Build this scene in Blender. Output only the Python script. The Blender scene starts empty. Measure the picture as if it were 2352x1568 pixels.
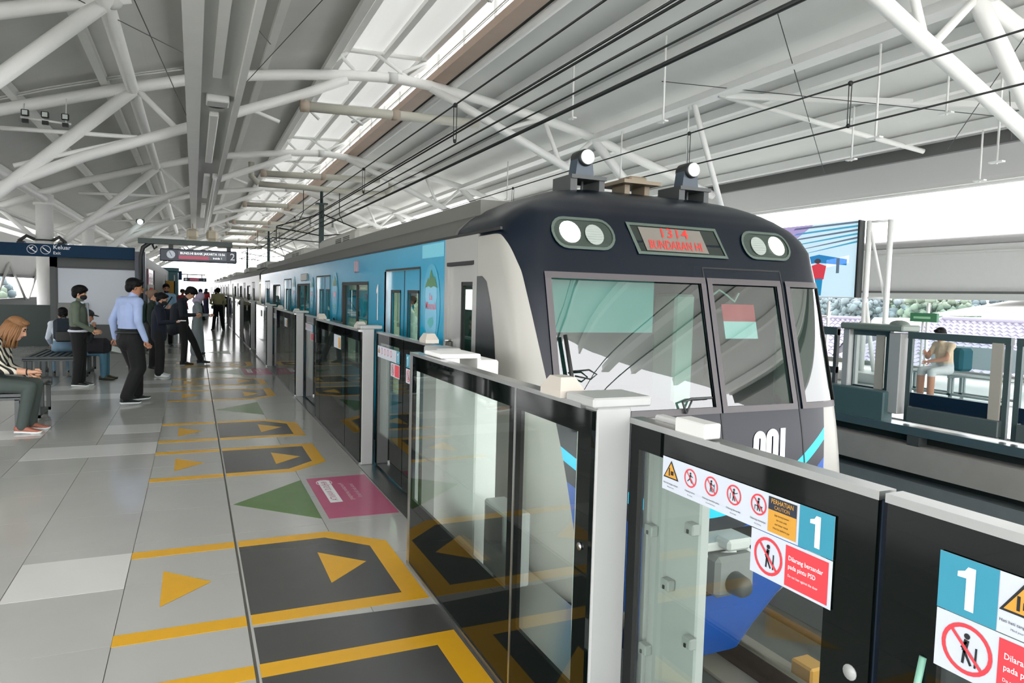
import bpy, bmesh, math, random
from mathutils import Vector, Matrix
random.seed(7)
C = bpy.context.scene.collection
SC = bpy.context.scene
PI = math.pi
# ---------------------------------------------------------------- camera, sky, exposure
cam = bpy.data.cameras.new('camera'); camo = bpy.data.objects.new('camera', cam); C.objects.link(camo)
ax, ay, az = Vector((.91156878, -.41030286, .02634231)), Vector((-.00249976, -.06959994, -.99757185)), Vector((.41114001, .90928951, -.06447079))
# columns of the camera matrix: right, up, backward
camo.matrix_world = Matrix(((ax.x, -ay.x, -az.x, 0), (ax.y, -ay.y, -az.y, 0), (ax.z, -ay.z, -az.z, 1.70), (0, 0, 0, 1)))
cam.sensor_width = 36; cam.lens = 1620 / 2352 * 36; cam.clip_end = 600; cam.clip_start = .05
SC.camera = camo
w = bpy.data.worlds.new('sky'); SC.world = w; w.use_nodes = True
wb = w.node_tree.nodes['Background']; wb.inputs[0].default_value = (.975, .97, .99, 1); wb.inputs[1].default_value = 2.1
SC.view_settings.view_transform = 'Standard'; SC.view_settings.look = 'None'
SC.view_settings.exposure = 1.68; SC.view_settings.gamma = 1; SC.view_settings.use_curve_mapping = False
try:
    SC.cycles.max_bounces = 10; SC.cycles.diffuse_bounces = 5; SC.cycles.glossy_bounces = 4
    SC.cycles.transparent_max_bounces = 24; SC.cycles.caustics_reflective = False; SC.cycles.caustics_refractive = False
    SC.cycles.sample_clamp_indirect = 8
except Exception: pass

# ---------------------------------------------------------------- materials
def lin(c):
    return tuple(((v / 255 + .055) / 1.055) ** 2.4 if v > 10 else v / 255 / 12.92 for v in c) + (1,)
MATS = {}
def mat(name, rgb, rough=.5, metal=0, noise=0, scale=8, bump=0, spec=.5, emit=None, es=1, coat=0):
    if name in MATS: return MATS[name]
    m = bpy.data.materials.new(name); m.use_nodes = True; nt = m.node_tree; b = nt.nodes['Principled BSDF']
    col = lin(rgb); b.inputs['Base Color'].default_value = col
    b.inputs['Roughness'].default_value = rough; b.inputs['Metallic'].default_value = metal
    b.inputs['Specular IOR Level'].default_value = spec
    if coat: b.inputs['Coat Weight'].default_value = coat; b.inputs['Coat Roughness'].default_value = .04
    if noise or bump:
        tc = nt.nodes.new('ShaderNodeTexCoord'); n = nt.nodes.new('ShaderNodeTexNoise')
        n.inputs['Scale'].default_value = scale; n.inputs['Detail'].default_value = 4
        nt.links.new(tc.outputs['Object'], n.inputs['Vector'])
        if noise:
            mx = nt.nodes.new('ShaderNodeMix'); mx.data_type = 'RGBA'
            mx.inputs[6].default_value = tuple(v * (1 - noise) for v in col[:3]) + (1,)
            mx.inputs[7].default_value = tuple(min(1, v * (1 + noise)) for v in col[:3]) + (1,)
            nt.links.new(n.outputs[0], mx.inputs[0]); nt.links.new(mx.outputs[2], b.inputs['Base Color'])
        if bump:
            bp = nt.nodes.new('ShaderNodeBump'); bp.inputs['Strength'].default_value = bump; bp.inputs['Distance'].default_value = .02
            nt.links.new(n.outputs[0], bp.inputs['Height']); nt.links.new(bp.outputs[0], b.inputs['Normal'])
    if emit: b.inputs['Emission Color'].default_value = lin(emit); b.inputs['Emission Strength'].default_value = es
    MATS[name] = m; return m
def glass(name, tint, refl=.08, rough=.0):
    if name in MATS: return MATS[name]
    m = bpy.data.materials.new(name); m.use_nodes = True; nt = m.node_tree; nt.nodes.remove(nt.nodes['Principled BSDF'])
    o = nt.nodes['Material Output']; t = nt.nodes.new('ShaderNodeBsdfTransparent'); t.inputs[0].default_value = lin(tint)
    g = nt.nodes.new('ShaderNodeBsdfGlossy'); g.inputs['Roughness'].default_value = rough
    f = nt.nodes.new('ShaderNodeLayerWeight'); f.inputs[0].default_value = .5
    pw = nt.nodes.new('ShaderNodeMath'); pw.operation = 'POWER'; pw.inputs[1].default_value = 4; nt.links.new(f.outputs['Facing'], pw.inputs[0])
    mr = nt.nodes.new('ShaderNodeMapRange'); mr.inputs[3].default_value = refl; mr.inputs[4].default_value = .9
    mx = nt.nodes.new('ShaderNodeMixShader')
    nt.links.new(pw.outputs[0], mr.inputs[0]); nt.links.new(mr.outputs[0], mx.inputs[0])
    nt.links.new(t.outputs[0], mx.inputs[1]); nt.links.new(g.outputs[0], mx.inputs[2]); nt.links.new(mx.outputs[0], o.inputs[0])
    MATS[name] = m; return m
WHITE = mat('white_paint', (238, 238, 235), .45, noise=.04, scale=3)
PALE = mat('pale_grey_paint', (205, 206, 203), .5)
ROOFM = mat('roof_sheet', (212, 212, 209), .6, noise=.06, scale=1.5)
ROOFR = mat('roof_sheet_light', (232, 232, 229), .6, noise=.04, scale=1.5)
MONI = mat('monitor_sheet', (232, 233, 230), .6)
MONIT = bpy.data.materials.new('translucent_roof_sheet'); MONIT.use_nodes = True; _n = MONIT.node_tree; _b = _n.nodes['Principled BSDF']; _b.inputs['Base Color'].default_value = lin((232, 233, 230)); _b.inputs['Roughness'].default_value = .6
_t = _n.nodes.new('ShaderNodeBsdfTranslucent'); _t.inputs[0].default_value = (.8, .8, .79, 1); _x = _n.nodes.new('ShaderNodeMixShader'); _x.inputs[0].default_value = .3
_n.links.new(_b.outputs[0], _x.inputs[1]); _n.links.new(_t.outputs[0], _x.inputs[2]); _n.links.new(_x.outputs[0], _n.nodes['Material Output'].inputs[0])
BROWN = mat('gutter_brown', (188, 165, 148), .6, noise=.1, scale=2)
BLACK = mat('black_steel', (24, 30, 29), .5)
DKGREEN = mat('dark_green_grey', (52, 66, 62), .5, noise=.05)
DKGREY = mat('dark_grey', (62, 66, 66), .5)
MIDGREY = mat('mid_grey', (128, 130, 128), .6, noise=.06)
STEEL = mat('brushed_steel', (196, 198, 196), .28, 1, noise=.05, scale=4)
PSDW = mat('screen_white_steel', (164, 166, 164), .35, noise=.02)
CONC = mat('concrete', (150, 148, 143), .85, noise=.12, scale=3, bump=.2)
CONCD = mat('track_slab', (92, 95, 92), .85, noise=.15, scale=2, bump=.3)
RUST = mat('rusty_rail', (88, 66, 50), .6, .3, noise=.25, scale=20)
RAILTOP = mat('rail_head', (150, 138, 122), .3, 1)
YELLOW = mat('yellow_line', (222, 168, 32), .3, noise=.05, scale=10)
GREEN = mat('green_sticker', (84, 118, 60), .25, noise=.1, scale=6)
PINK = mat('pink_sticker', (186, 92, 126), .25, noise=.06, scale=6)
PALEPINK = mat('pale_pink_print', (226, 186, 198), .3)
DARKPAD = mat('dark_floor_pad', (74, 74, 73), .22, noise=.06, scale=5)
TILE = mat('floor_tile', (178, 178, 174), .14, noise=.05, scale=2.5)
TILEW = mat('white_tile', (212, 212, 209), .13, noise=.03, scale=3)
GROUT = mat('grout', (96, 94, 88), .6)
BLKGLASS = mat('black_glass', (6, 12, 10), .03, spec=.22)
GLASS = glass('screen_glass', (240, 246, 243), .06)
WINGLASS = glass('window_glass', (214, 228, 222), .08)
SHIELD = glass('windshield_glass', (176, 210, 204), .15)
PARAGLASS = glass('parapet_glass', (246, 250, 249), .05)
BLUE = mat('blue_wrap', (0, 148, 186), .22, noise=.05, scale=1.2, spec=.3)
SILVER = mat('silver_body', (160, 160, 156), .3, .4, noise=.03)
ROOFD = mat('train_roof_grey', (86, 86, 82), .45, noise=.06)
RUBBER = mat('black_rubber', (14, 18, 17), .55)
INTER = mat('cab_interior', (58, 86, 82), .6)
CREAM = mat('cabin_cream', (206, 210, 196), .6)
RED = mat('sign_red', (216, 62, 72), .4); CYANS = mat('sign_cyan', (52, 140, 164), .4)
SIGNW = mat('sign_white', (196, 203, 213), .4); INK = mat('ink_black', (20, 22, 26), .5); AMBER = mat('sign_amber', (204, 150, 56), .4)
NAVY = mat('navy_panel', (10, 48, 76), .6, spec=.2); NAVYD = mat('dark_navy', (30, 42, 58), .4)
LAMPW = mat('lamp_lit', (255, 255, 250), .2, emit=(255, 255, 248), es=.6)
LAMPO = mat('lamp_off', (206, 212, 208), .2)
TEXTW = mat('text_white', (235, 238, 240), .4)
SCREENR = mat('led_red', (120, 20, 20), .4, emit=(255, 70, 60), es=.24)
# ---------------------------------------------------------------- mesh helper
class MB:
    def __init__(s): s.v = []; s.f = []; s.mi = []; s.sm = []; s.m = 0
    def add(s, vs, fs, smooth=False):
        o = len(s.v); s.v += [tuple(p) for p in vs]
        for f in fs: s.f.append([i + o for i in f]); s.mi.append(s.m); s.sm.append(smooth)
        return s
    def box(s, x0, x1, y0, y1, z0, z1):
        return s.add([(x0,y0,z0),(x1,y0,z0),(x1,y1,z0),(x0,y1,z0),(x0,y0,z1),(x1,y0,z1),(x1,y1,z1),(x0,y1,z1)],
                     [(0,3,2,1),(4,5,6,7),(0,1,5,4),(1,2,6,5),(2,3,7,6),(3,0,4,7)])
    def bev(s, x0, x1, y0, y1, z0, z1, b=.01):   # box with chamfered edges
        bm = bmesh.new(); bmesh.ops.create_cube(bm, size=1)
        for q in bm.verts: q.co = Vector(((x0+x1)/2+q.co.x*(x1-x0), (y0+y1)/2+q.co.y*(y1-y0), (z0+z1)/2+q.co.z*(z1-z0)))
        bmesh.ops.bevel(bm, geom=bm.edges[:], offset=b, segments=1, affect='EDGES', profile=.5)
        bm.verts.index_update(); s.add([q.co[:] for q in bm.verts], [[q.index for q in f.verts] for f in bm.faces]); bm.free(); return s
    def obox(s, a, b, wx, h):                       # beam of rectangular section between points
        a, b = Vector(a), Vector(b); d = (b-a).normalized(); up = Vector((0,0,1)) if abs(d.z) < .95 else Vector((0,1,0))
        r = d.cross(up).normalized()*wx/2; u = r.cross(d).normalized()*h/2
        vs = [a-r-u,a+r-u,a+r+u,a-r+u,b-r-u,b+r-u,b+r+u,b-r+u]
        return s.add(vs, [(3,2,1,0),(4,5,6,7),(0,1,5,4),(1,2,6,5),(2,3,7,6),(3,0,4,7)])
    def tube(s, pts, r, n=10, cap=True, r2=None):
        pts = [Vector(p) for p in pts]; vs = []; fs = []; N = len(pts)
        t0 = (pts[1]-pts[0]).normalized(); up = Vector((0,0,1)) if abs(t0.z) < .9 else Vector((1,0,0))
        x = t0.cross(up).normalized()
        for i, p in enumerate(pts):
            t = (pts[min(i+1,N-1)]-pts[max(i-1,0)]).normalized(); x = (x - t*x.dot(t)).normalized(); y = t.cross(x)
            rr = r if r2 is None else r+(r2-r)*i/(N-1)
            for k in range(n): a = 2*PI*k/n; vs.append(p+x*math.cos(a)*rr+y*math.sin(a)*rr)
        for i in range(N-1):
            for k in range(n): fs.append((i*n+k, i*n+(k+1)%n, (i+1)*n+(k+1)%n, (i+1)*n+k))
        if cap: fs += [tuple(range(n-1,-1,-1)), tuple(range((N-1)*n, N*n))]
        return s.add(vs, fs, True)
    def lathe(s, prof, c, axis='z', n=24):
        vs = []; fs = []
        for (r, h) in prof:
            for k in range(n):
                a = 2*PI*k/n; p = (r*math.cos(a), r*math.sin(a), h)
                if axis == 'y': p = (p[0], p[2], p[1])
                if axis == 'x': p = (p[2], p[0], p[1])
                vs.append((c[0]+p[0], c[1]+p[1], c[2]+p[2]))
        for i in range(len(prof)-1):
            for k in range(n): fs.append((i*n+k, i*n+(k+1)%n, (i+1)*n+(k+1)%n, (i+1)*n+k))
        fs += [tuple(range(n-1,-1,-1)), tuple(range((len(prof)-1)*n, len(prof)*n))]
        return s.add(vs, fs, True)
    def prism(s, poly, fn, d0, d1):                 # polygon in 2D, fn(a, b, d) -> 3D
        n = len(poly); vs = [fn(a,b,d0) for a,b in poly]+[fn(a,b,d1) for a,b in poly]
        return s.add(vs, [tuple(range(n-1,-1,-1)), tuple(range(n,2*n))]+[(i,(i+1)%n,n+(i+1)%n,n+i) for i in range(n)])
    def ell(s, c, r, nu=16, nv=10, rot=None):
        vs = []; fs = []; c = Vector(c)
        for j in range(nv+1):
            th = PI*j/nv
            for i in range(nu):
                p = Vector((r[0]*math.sin(th)*math.cos(2*PI*i/nu), r[1]*math.sin(th)*math.sin(2*PI*i/nu), r[2]*math.cos(th)))
                if rot is not None: p = rot @ p
                vs.append(c+p)
        for j in range(nv):
            for i in range(nu): fs.append((j*nu+i, (j+1)*nu+i, (j+1)*nu+(i+1)%nu, j*nu+(i+1)%nu))
        return s.add(vs, fs, True)
def xy(z0=0): return lambda a, b, d: (a, b, z0+d)
PRE = {}
def setp(o, label=None, cat=None, group=None, kind=None):
    if label: o['label'] = label
    if cat: o['category'] = cat
    if group: o['group'] = group
    if kind: o['kind'] = kind
    return o
def par(o, p):
    if p is not None:
        o.parent = p; o.matrix_parent_inverse = Matrix.LocRotScale(p.location, p.rotation_euler, p.scale).inverted() if p.type != 'MESH' else Matrix.Identity(4)
def mesh(name, mb, mats):
    me = bpy.data.meshes.new(name); me.from_pydata(mb.v, [], mb.f); me.validate()
    for m in (mats if isinstance(mats, (list, tuple)) else [mats]): me.materials.append(m)
    if len(me.polygons) == len(mb.f):
        me.polygons.foreach_set('material_index', mb.mi); me.polygons.foreach_set('use_smooth', mb.sm)
    bm = bmesh.new(); bm.from_mesh(me); bmesh.ops.recalc_face_normals(bm, faces=bm.faces[:]); bm.to_mesh(me); bm.free()
    return me
def O(name, mb, mats, parent=None, label=None, cat=None, group=None, kind=None, me=None):
    o = bpy.data.objects.new(name, me or mesh(name, mb, mats)); C.objects.link(o); par(o, parent)
    return setp(o, label, cat, group, kind)
def thing(name, loc, label=None, cat=None, group=None, rz=0, kind=None):
    o = bpy.data.objects.new(name, None); C.objects.link(o); o.location = loc; o.rotation_euler = (0,0,rz); o.empty_display_size = .2
    return setp(o, label, cat, group, kind)
def kids(o): return [c for c in bpy.data.objects if c.parent == o]
def dup(o, off, label=None, parent=None, ch=None):
    ch = ch if ch is not None else kidmap()
    n = o.copy(); C.objects.link(n)
    if parent is not None: mi = o.matrix_parent_inverse.copy(); n.parent = parent; n.matrix_parent_inverse = mi
    else: n.location = Vector(o.location)+Vector(off)
    if label: n['label'] = label
    for c in ch.get(o.name, []): dup(c, off, None, n, ch)
    return n
def kidmap():
    d = {}
    for c in bpy.data.objects:
        if c.parent: d.setdefault(c.parent.name, []).append(c)
    return d
def text_mb(s, size, fn, mb=None, bold=0, align='CENTER', slant=0):   # letters as flat mesh; fn(a, b, d) maps the plane of the text to 3D
    cu = bpy.data.curves.new('text', 'FONT'); cu.body = s; cu.size = size; cu.align_x = align; cu.align_y = 'CENTER'; cu.offset = bold*size; cu.resolution_u = 2
    cu.shear = slant; o = bpy.data.objects.new('text', cu); C.objects.link(o)
    dg = bpy.context.evaluated_depsgraph_get(); me = o.evaluated_get(dg).to_mesh()
    mb = mb or MB(); mb.add([fn(q.co.x, q.co.y, 0) for q in me.vertices], [list(p.vertices) for p in me.polygons])
    o.evaluated_get(dg).to_mesh_clear(); bpy.data.objects.remove(o); bpy.data.curves.remove(cu)
    return mb
def ring(mb, fn, cx, cy, r0, r1, n=28):
    vs = [fn(cx+r*math.cos(2*PI*k/n), cy+r*math.sin(2*PI*k/n), 0) for r in (r0, r1) for k in range(n)]
    return mb.add(vs, [(k, (k+1)%n, n+(k+1)%n, n+k) for k in range(n)])
def poly(mb, fn, pts): return mb.add([fn(a,b,0) for a,b in pts], [tuple(range(len(pts)))])
def rect(mb, fn, a0, a1, b0, b1): return poly(mb, fn, [(a0,b0),(a1,b0),(a1,b1),(a0,b1)])
def bar(mb, fn, a, b, w):
    d = Vector((b[0]-a[0], b[1]-a[1])).normalized(); n = Vector((-d.y, d.x))*w/2
    return poly(mb, fn, [(a[0]+n.x,a[1]+n.y),(b[0]+n.x,b[1]+n.y),(b[0]-n.x,b[1]-n.y),(a[0]-n.x,a[1]-n.y)])
def interp(t, x):
    for (a, b), (c, d) in zip(t, t[1:]):
        if x <= c: return b+(d-b)*(x-a)/(c-a) if x > a else b
    return t[-1][1]
# ================================================================ STRUCTURE: floor
YEND = 105
mb = MB(); mb.box(-9, 1.47, -4, YEND, -.6, -.004)
floor = O('floor', mb, [GROUT], label='grey polished tile platform floor', kind='structure')
XJ = [-4.53, -3.93, -3.33, -2.73, -2.13, -1.54, -.95, -.36, .255, .87, 1.465]
YT = .727; Y0 = 5.89-6*YT
tilemesh = {}
for i in range(len(XJ)-1):
    for j in range(0, 22):
        if i < 3 and j > 18: continue
        key = i
        x0, x1 = XJ[i]+.0018, XJ[i+1]-.0018
        if i == 7: x1 = .255-.012
        if key not in tilemesh:
            m = MB(); m.box(x0, x1, .0015, YT-.0015, -.0035, 0); tilemesh[key] = mesh('tile', m, [TILE])
        o = O('tile', None, None, floor, me=tilemesh[key]); o.location = (0, Y0+j*YT, 0)
mb = MB()
for i in range(len(XJ)-1):
    for j in range(22 if i >= 3 else 19, 125): mb.box(XJ[i]+.003, XJ[i+1]-(.012 if i == 7 else .003), Y0+j*YT+.003, Y0+(j+1)*YT-.003, -.02, 0)
    for j in range(-8, 0): mb.box(XJ[i]+.003, XJ[i+1]-.003, Y0+j*YT+.003, Y0+(j+1)*YT-.003, -.02, 0)
for j in range(-8, 125): mb.box(-8.9, XJ[0]-.003, Y0+j*YT+.003, Y0+(j+1)*YT-.003, -.02, 0)
O('tile_field', mb, [TILE], floor, kind='stuff')
def slab(x0, x1, y0, y1): m = MB(); m.box(x0, x1, y0, y1, -.01, .0008); O('tile', m, [TILEW], floor)
for (x0, x1, y0, y1) in [(-.945,-.363,4.41,4.99),(-1.535,-.363,7.98,8.56),(-.945,-.363,9.15,9.72),(-2.12,-1.545,9.15,9.68),(-2.13,-.95,12.06,12.62),(-2.13,-1.5,13.2,13.75),(-.945,-.363,12.65,13.2),(-.945,-.363,13.8,14.25),(-1.3,-.363,16.7,17.2),(-.945,-.363,18.1,18.6),(-1.535,-.363,21.5,22),(-.945,-.363,23,23.5)]:
    slab(x0, x1, y0, y1)
mb = MB(); mb.box(1.47, 1.9, -4, YEND, -.25, 0); O('trim_1', mb, [STEEL], label='steel threshold strip along the platform edge', kind='structure')
# ---------------------------------------------------------------- floor markings (thin printed film)
H = .0016
def film(name, polys, m, label, group, z=H, cat='floor marking', parts=()):
    mb = MB()
    for p in polys: mb.prism(p, xy(), .0005, z)
    return O(name, mb, m, label=label, cat=cat, group=group)
def queue_box(ya, yb, chamfer_far, where):
    """waiting lane: yellow outline open on the left, dark pad inside, one arrow on the tile and one on the pad"""
    def Yp(y): return y if chamfer_far else ya+yb-y
    t = .12; xr = 1.2
    outer = [(-.36, yb), (.86, yb), (xr, yb-.32), (xr, ya), (-.36, ya)]
    inner = [(-.36, yb-t), (.82, yb-t), (1.075, yb-.32-t*.5), (1.075, ya+t), (-.36, ya+t)]
    g = .012
    t0 = thing('queue_lane', (0, (ya+yb)/2, 0), 'yellow outlined boarding lane with two arrows '+where, 'floor marking', 'boarding lane markings')
    mb = MB()
    def q(ps): mb.prism([(x, Yp(y)) for x, y in ps], xy(), .0005, H)
    for y0, y1 in ((yb-t, yb), (ya, ya+t)): q([(-.36,y0),(.255-g,y0),(.255-g,y1),(-.36,y1)])
    q([(.255+g,yb-t),(.82,yb-t),(.86,yb),(.255+g,yb)]); q([(.82,yb-t),(1.075,yb-.38),(xr,yb-.32),(.86,yb)])
    q([(1.075,yb-.38),(1.075,ya),(xr,ya),(xr,yb-.32)]); q([(.255+g,ya),(1.075,ya),(1.075,ya+t),(.255+g,ya+t)])
    O('outline', mb, YELLOW, t0)
    mb = MB(); mb.prism([(x, Yp(y)) for x, y in [(.255+g, yb-t), (.82, yb-t), (1.075, yb-.38), (1.075, ya+t), (.255+g, ya+t)]], xy(), .0004, .0012); O('dark_pad', mb, DARKPAD, t0)
    c = (ya+yb)/2
    for xa, xb in ((-.17, .09), (.73, .99)):
        mb = MB(); mb.prism([(xa, c-.26), (xb, c), (xa, c+.26)], xy(), .0013, .0021); O('arrow', mb, YELLOW, t0)
queue_box(3.69, 4.99, True, 'nearest of the complete ones, below the green triangle')
queue_box(6.78, 8.0, False, 'just beyond the nearest green triangle')
queue_box(8.47, 9.66, True, 'second beyond the nearest green triangle')
queue_box(2.0, 3.28, False, 'cut off by the bottom edge of the photo')
queue_box(11.5, 12.75, False, 'just beyond the second green triangle')
queue_box(13.25, 14.4, True, 'second beyond the second green triangle')
queue_box(16.3, 17.5, False, 'far down the platform beside the suited man')
mb = MB(); mb.prism([(.27, 2.1), (1.45, 2.1), (1.45, 3.3), (1.2, 3.6), (.27, 3.66)], xy(), .0002, .0009); O('dark_floor_film', mb, DARKPAD, label='dark grey floor film between the two nearest boarding lanes', cat='floor marking')
for k, (y, lb) in enumerate([(5.87, 'nearest, touching the nearest pink sticker'), (10.62, 'second along the platform'), (15.4, 'third along the platform'), (20.2, 'fourth along the platform'), (25, 'fifth along the platform')]):
    film('exit_triangle', [[(.28, y), (.87, y-.58), (.87, y+.58)]], GREEN, 'green triangular alighting arrow on the floor, '+lb, 'green floor triangles')
    if k in (0, 2):
        t0 = thing('priority_sticker', (1.18, y, 0), 'pink priority floor sticker with white lettering, %s of the two' % ('nearer' if k == 0 else 'farther'), 'floor sticker', 'pink floor stickers')
        mb = MB(); mb.prism([(.92, y-.6), (1.45, y-.62), (1.45, y+.6), (.92, y+.6)], xy(), .0005, H); O('sheet', mb, PINK, t0)
        f = lambda a, b, d: (1.18+b, y+a, H+.0004)
        f = lambda a, b, d: (1.18-b, y-a, H+.0004)
        f = lambda a, b, d: (1.12-b, y-a, H+.0004)
        mb = MB(); rect(mb, f, -.5, .2, .02, .12); O('white_label', mb, TEXTW, t0)
        mb = text_mb('KHUSUS WANITA', .075, lambda a, b, d: (1.05-b, y+.15-a, H+.0008)); O('lettering', mb, PINK, t0)
        mb = text_mb('Prioritaskan penumpang', .055, lambda a, b, d: (1.18-b, y+.1-a, H+.0006)); text_mb('lansia dan ibu hamil', .055, lambda a, b, d: (1.26-b, y+.1-a, H+.0006), mb)
        ring(mb, lambda a, b, d: (1.05+a*.7, y+.42+b, H+.0006), 0, 0, .085, .1); text_mb('KRL', .06, lambda a, b, d: (1.05-b, y+.42-a, H+.0006), mb); O('lettering', mb, PALEPINK, t0)
# ---------------------------------------------------------------- track bed, rails, far platform, ground
mb = MB(); mb.box(1.75, 9.5, -12, 115, -1.3, -1.12); O('floor_track', mb, [CONCD], label='grey concrete track bed', kind='structure')
mb = MB()
mb.box(1.9, 9.3, -12, 115, -1.12, -1.1)
def rail(x, label):
    t0 = thing('rail', (x, 0, -1.1), label, 'rail', 'running rails')
    mb = MB(); mb.box(x-.075, x+.075, -12, 115, -1.097, -1.08); mb.box(x-.012, x+.012, -12, 115, -1.08, -.97); mb.box(x-.035, x+.035, -12, 115, -.97, -.945); O('rail_web', mb, RUST, t0)
    mb = MB(); mb.box(x-.03, x+.03, -12, 115, -.945, -.94); O('rail_head', mb, RAILTOP, t0)
    for k in range(14):
        y = -1.5+k*.65; mb = MB(); mb.bev(x-.16, x+.16, y-.08, y+.08, -1.097, -1.07, .008); mb.lathe([(.02,0),(.02,.05)], (x-.12,y,-1.09), n=8); mb.lathe([(.02,0),(.02,.05)], (x+.12,y,-1.09), n=8)
        O('rail_clip', mb, RUST, t0)
for x, l in ((2.85, 'rusty running rail nearest the camera platform'), (3.87, 'rusty running rail seen through the glass door'), (7.1, 'nearer rail of the second track'), (8.1, 'farther rail of the second track')): rail(x, l)
for i, (x0, x1) in enumerate(((2.5, 3.2), (3.55, 4.25), (6.75, 7.45), (7.75, 8.45))):
    mb = MB(); mb.bev(x0, x1, -12, 115, -1.13, -1.098, .01)
    O('rail_plinth', mb, [mat('plinth_concrete', (158, 150, 138), .85, noise=.12, scale=3)], label='pale concrete plinth under the %s rail' % ['first', 'second', 'third', 'fourth'][i], cat='plinth')
t0 = thing('track_box', (3.95, 3.2, -.9), 'yellow track marker block beside the rail behind the glass door', 'marker')
mb = MB(); mb.bev(4.03, 4.2, 3.55, 3.75, -1.1, -.92, .015); O('block', mb, [AMBER], t0); mb = MB(); mb.box(4.0, 4.23, 3.5, 3.8, -1.1, -1.07); O('base', mb, [DKGREY], t0)
mb = MB(); mb.tube([(4.62, -8, -1.02), (4.62, 60, -1.02)], .03, 8); O('track_conduit', mb, [RUST], label='brown conduit pipe lying along the track bed', cat='pipe')
mb = MB(); mb.bev(4.9, 6.1, -12, 115, -1.12, -.75, .02); mb.box(5.0, 5.9, -12, 115, -.75, -.72); O('trim_2', mb, [mat('walkway', (94, 102, 104), .7, noise=.1, scale=2)], label='low concrete walkway between the tracks', kind='structure')
# far platform edge: sill, dark void, concrete beam, void
mb = MB(); mb.box(9.35, 9.75, -8, 100, -.14, -.02); O('trim_3', mb, [STEEL], label='steel sill along the far platform edge', kind='structure')
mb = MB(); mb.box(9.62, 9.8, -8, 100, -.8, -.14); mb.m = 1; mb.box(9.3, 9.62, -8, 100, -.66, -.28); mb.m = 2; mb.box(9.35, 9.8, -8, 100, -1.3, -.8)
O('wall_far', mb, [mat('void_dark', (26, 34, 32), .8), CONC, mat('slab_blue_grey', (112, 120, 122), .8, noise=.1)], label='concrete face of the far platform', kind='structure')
mb = MB()
for k in range(16):
    y = 4.2+k*2.4; mb.box(9.32, 9.5, y, y+.18, -.275, -.145); 
O('sill_bracket_row', mb, [DKGREY], label='small steel brackets under the far platform sill', cat='bracket', kind='stuff')
mb = MB(); mb.box(9.75, 18.4, -8, 100, -.3, 0); O('floor_far', mb, [mat('far_floor', (214, 216, 212), .2, noise=.03)], label='bright floor of the far platform', kind='structure')
mb = MB(); mb.box(-300, 300, -120, 420, -8.4, -8); O('floor_ground', mb, [mat('city_ground', (205, 205, 200), .9, noise=.15, scale=.1)], label='pale ground below the station', kind='structure')
mb = MB(); mb.box(1.55, 1.8, -4, YEND, -1.3, -.25); O('wall_near', mb, [CONC], label='concrete face of the near platform', kind='structure')

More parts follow.
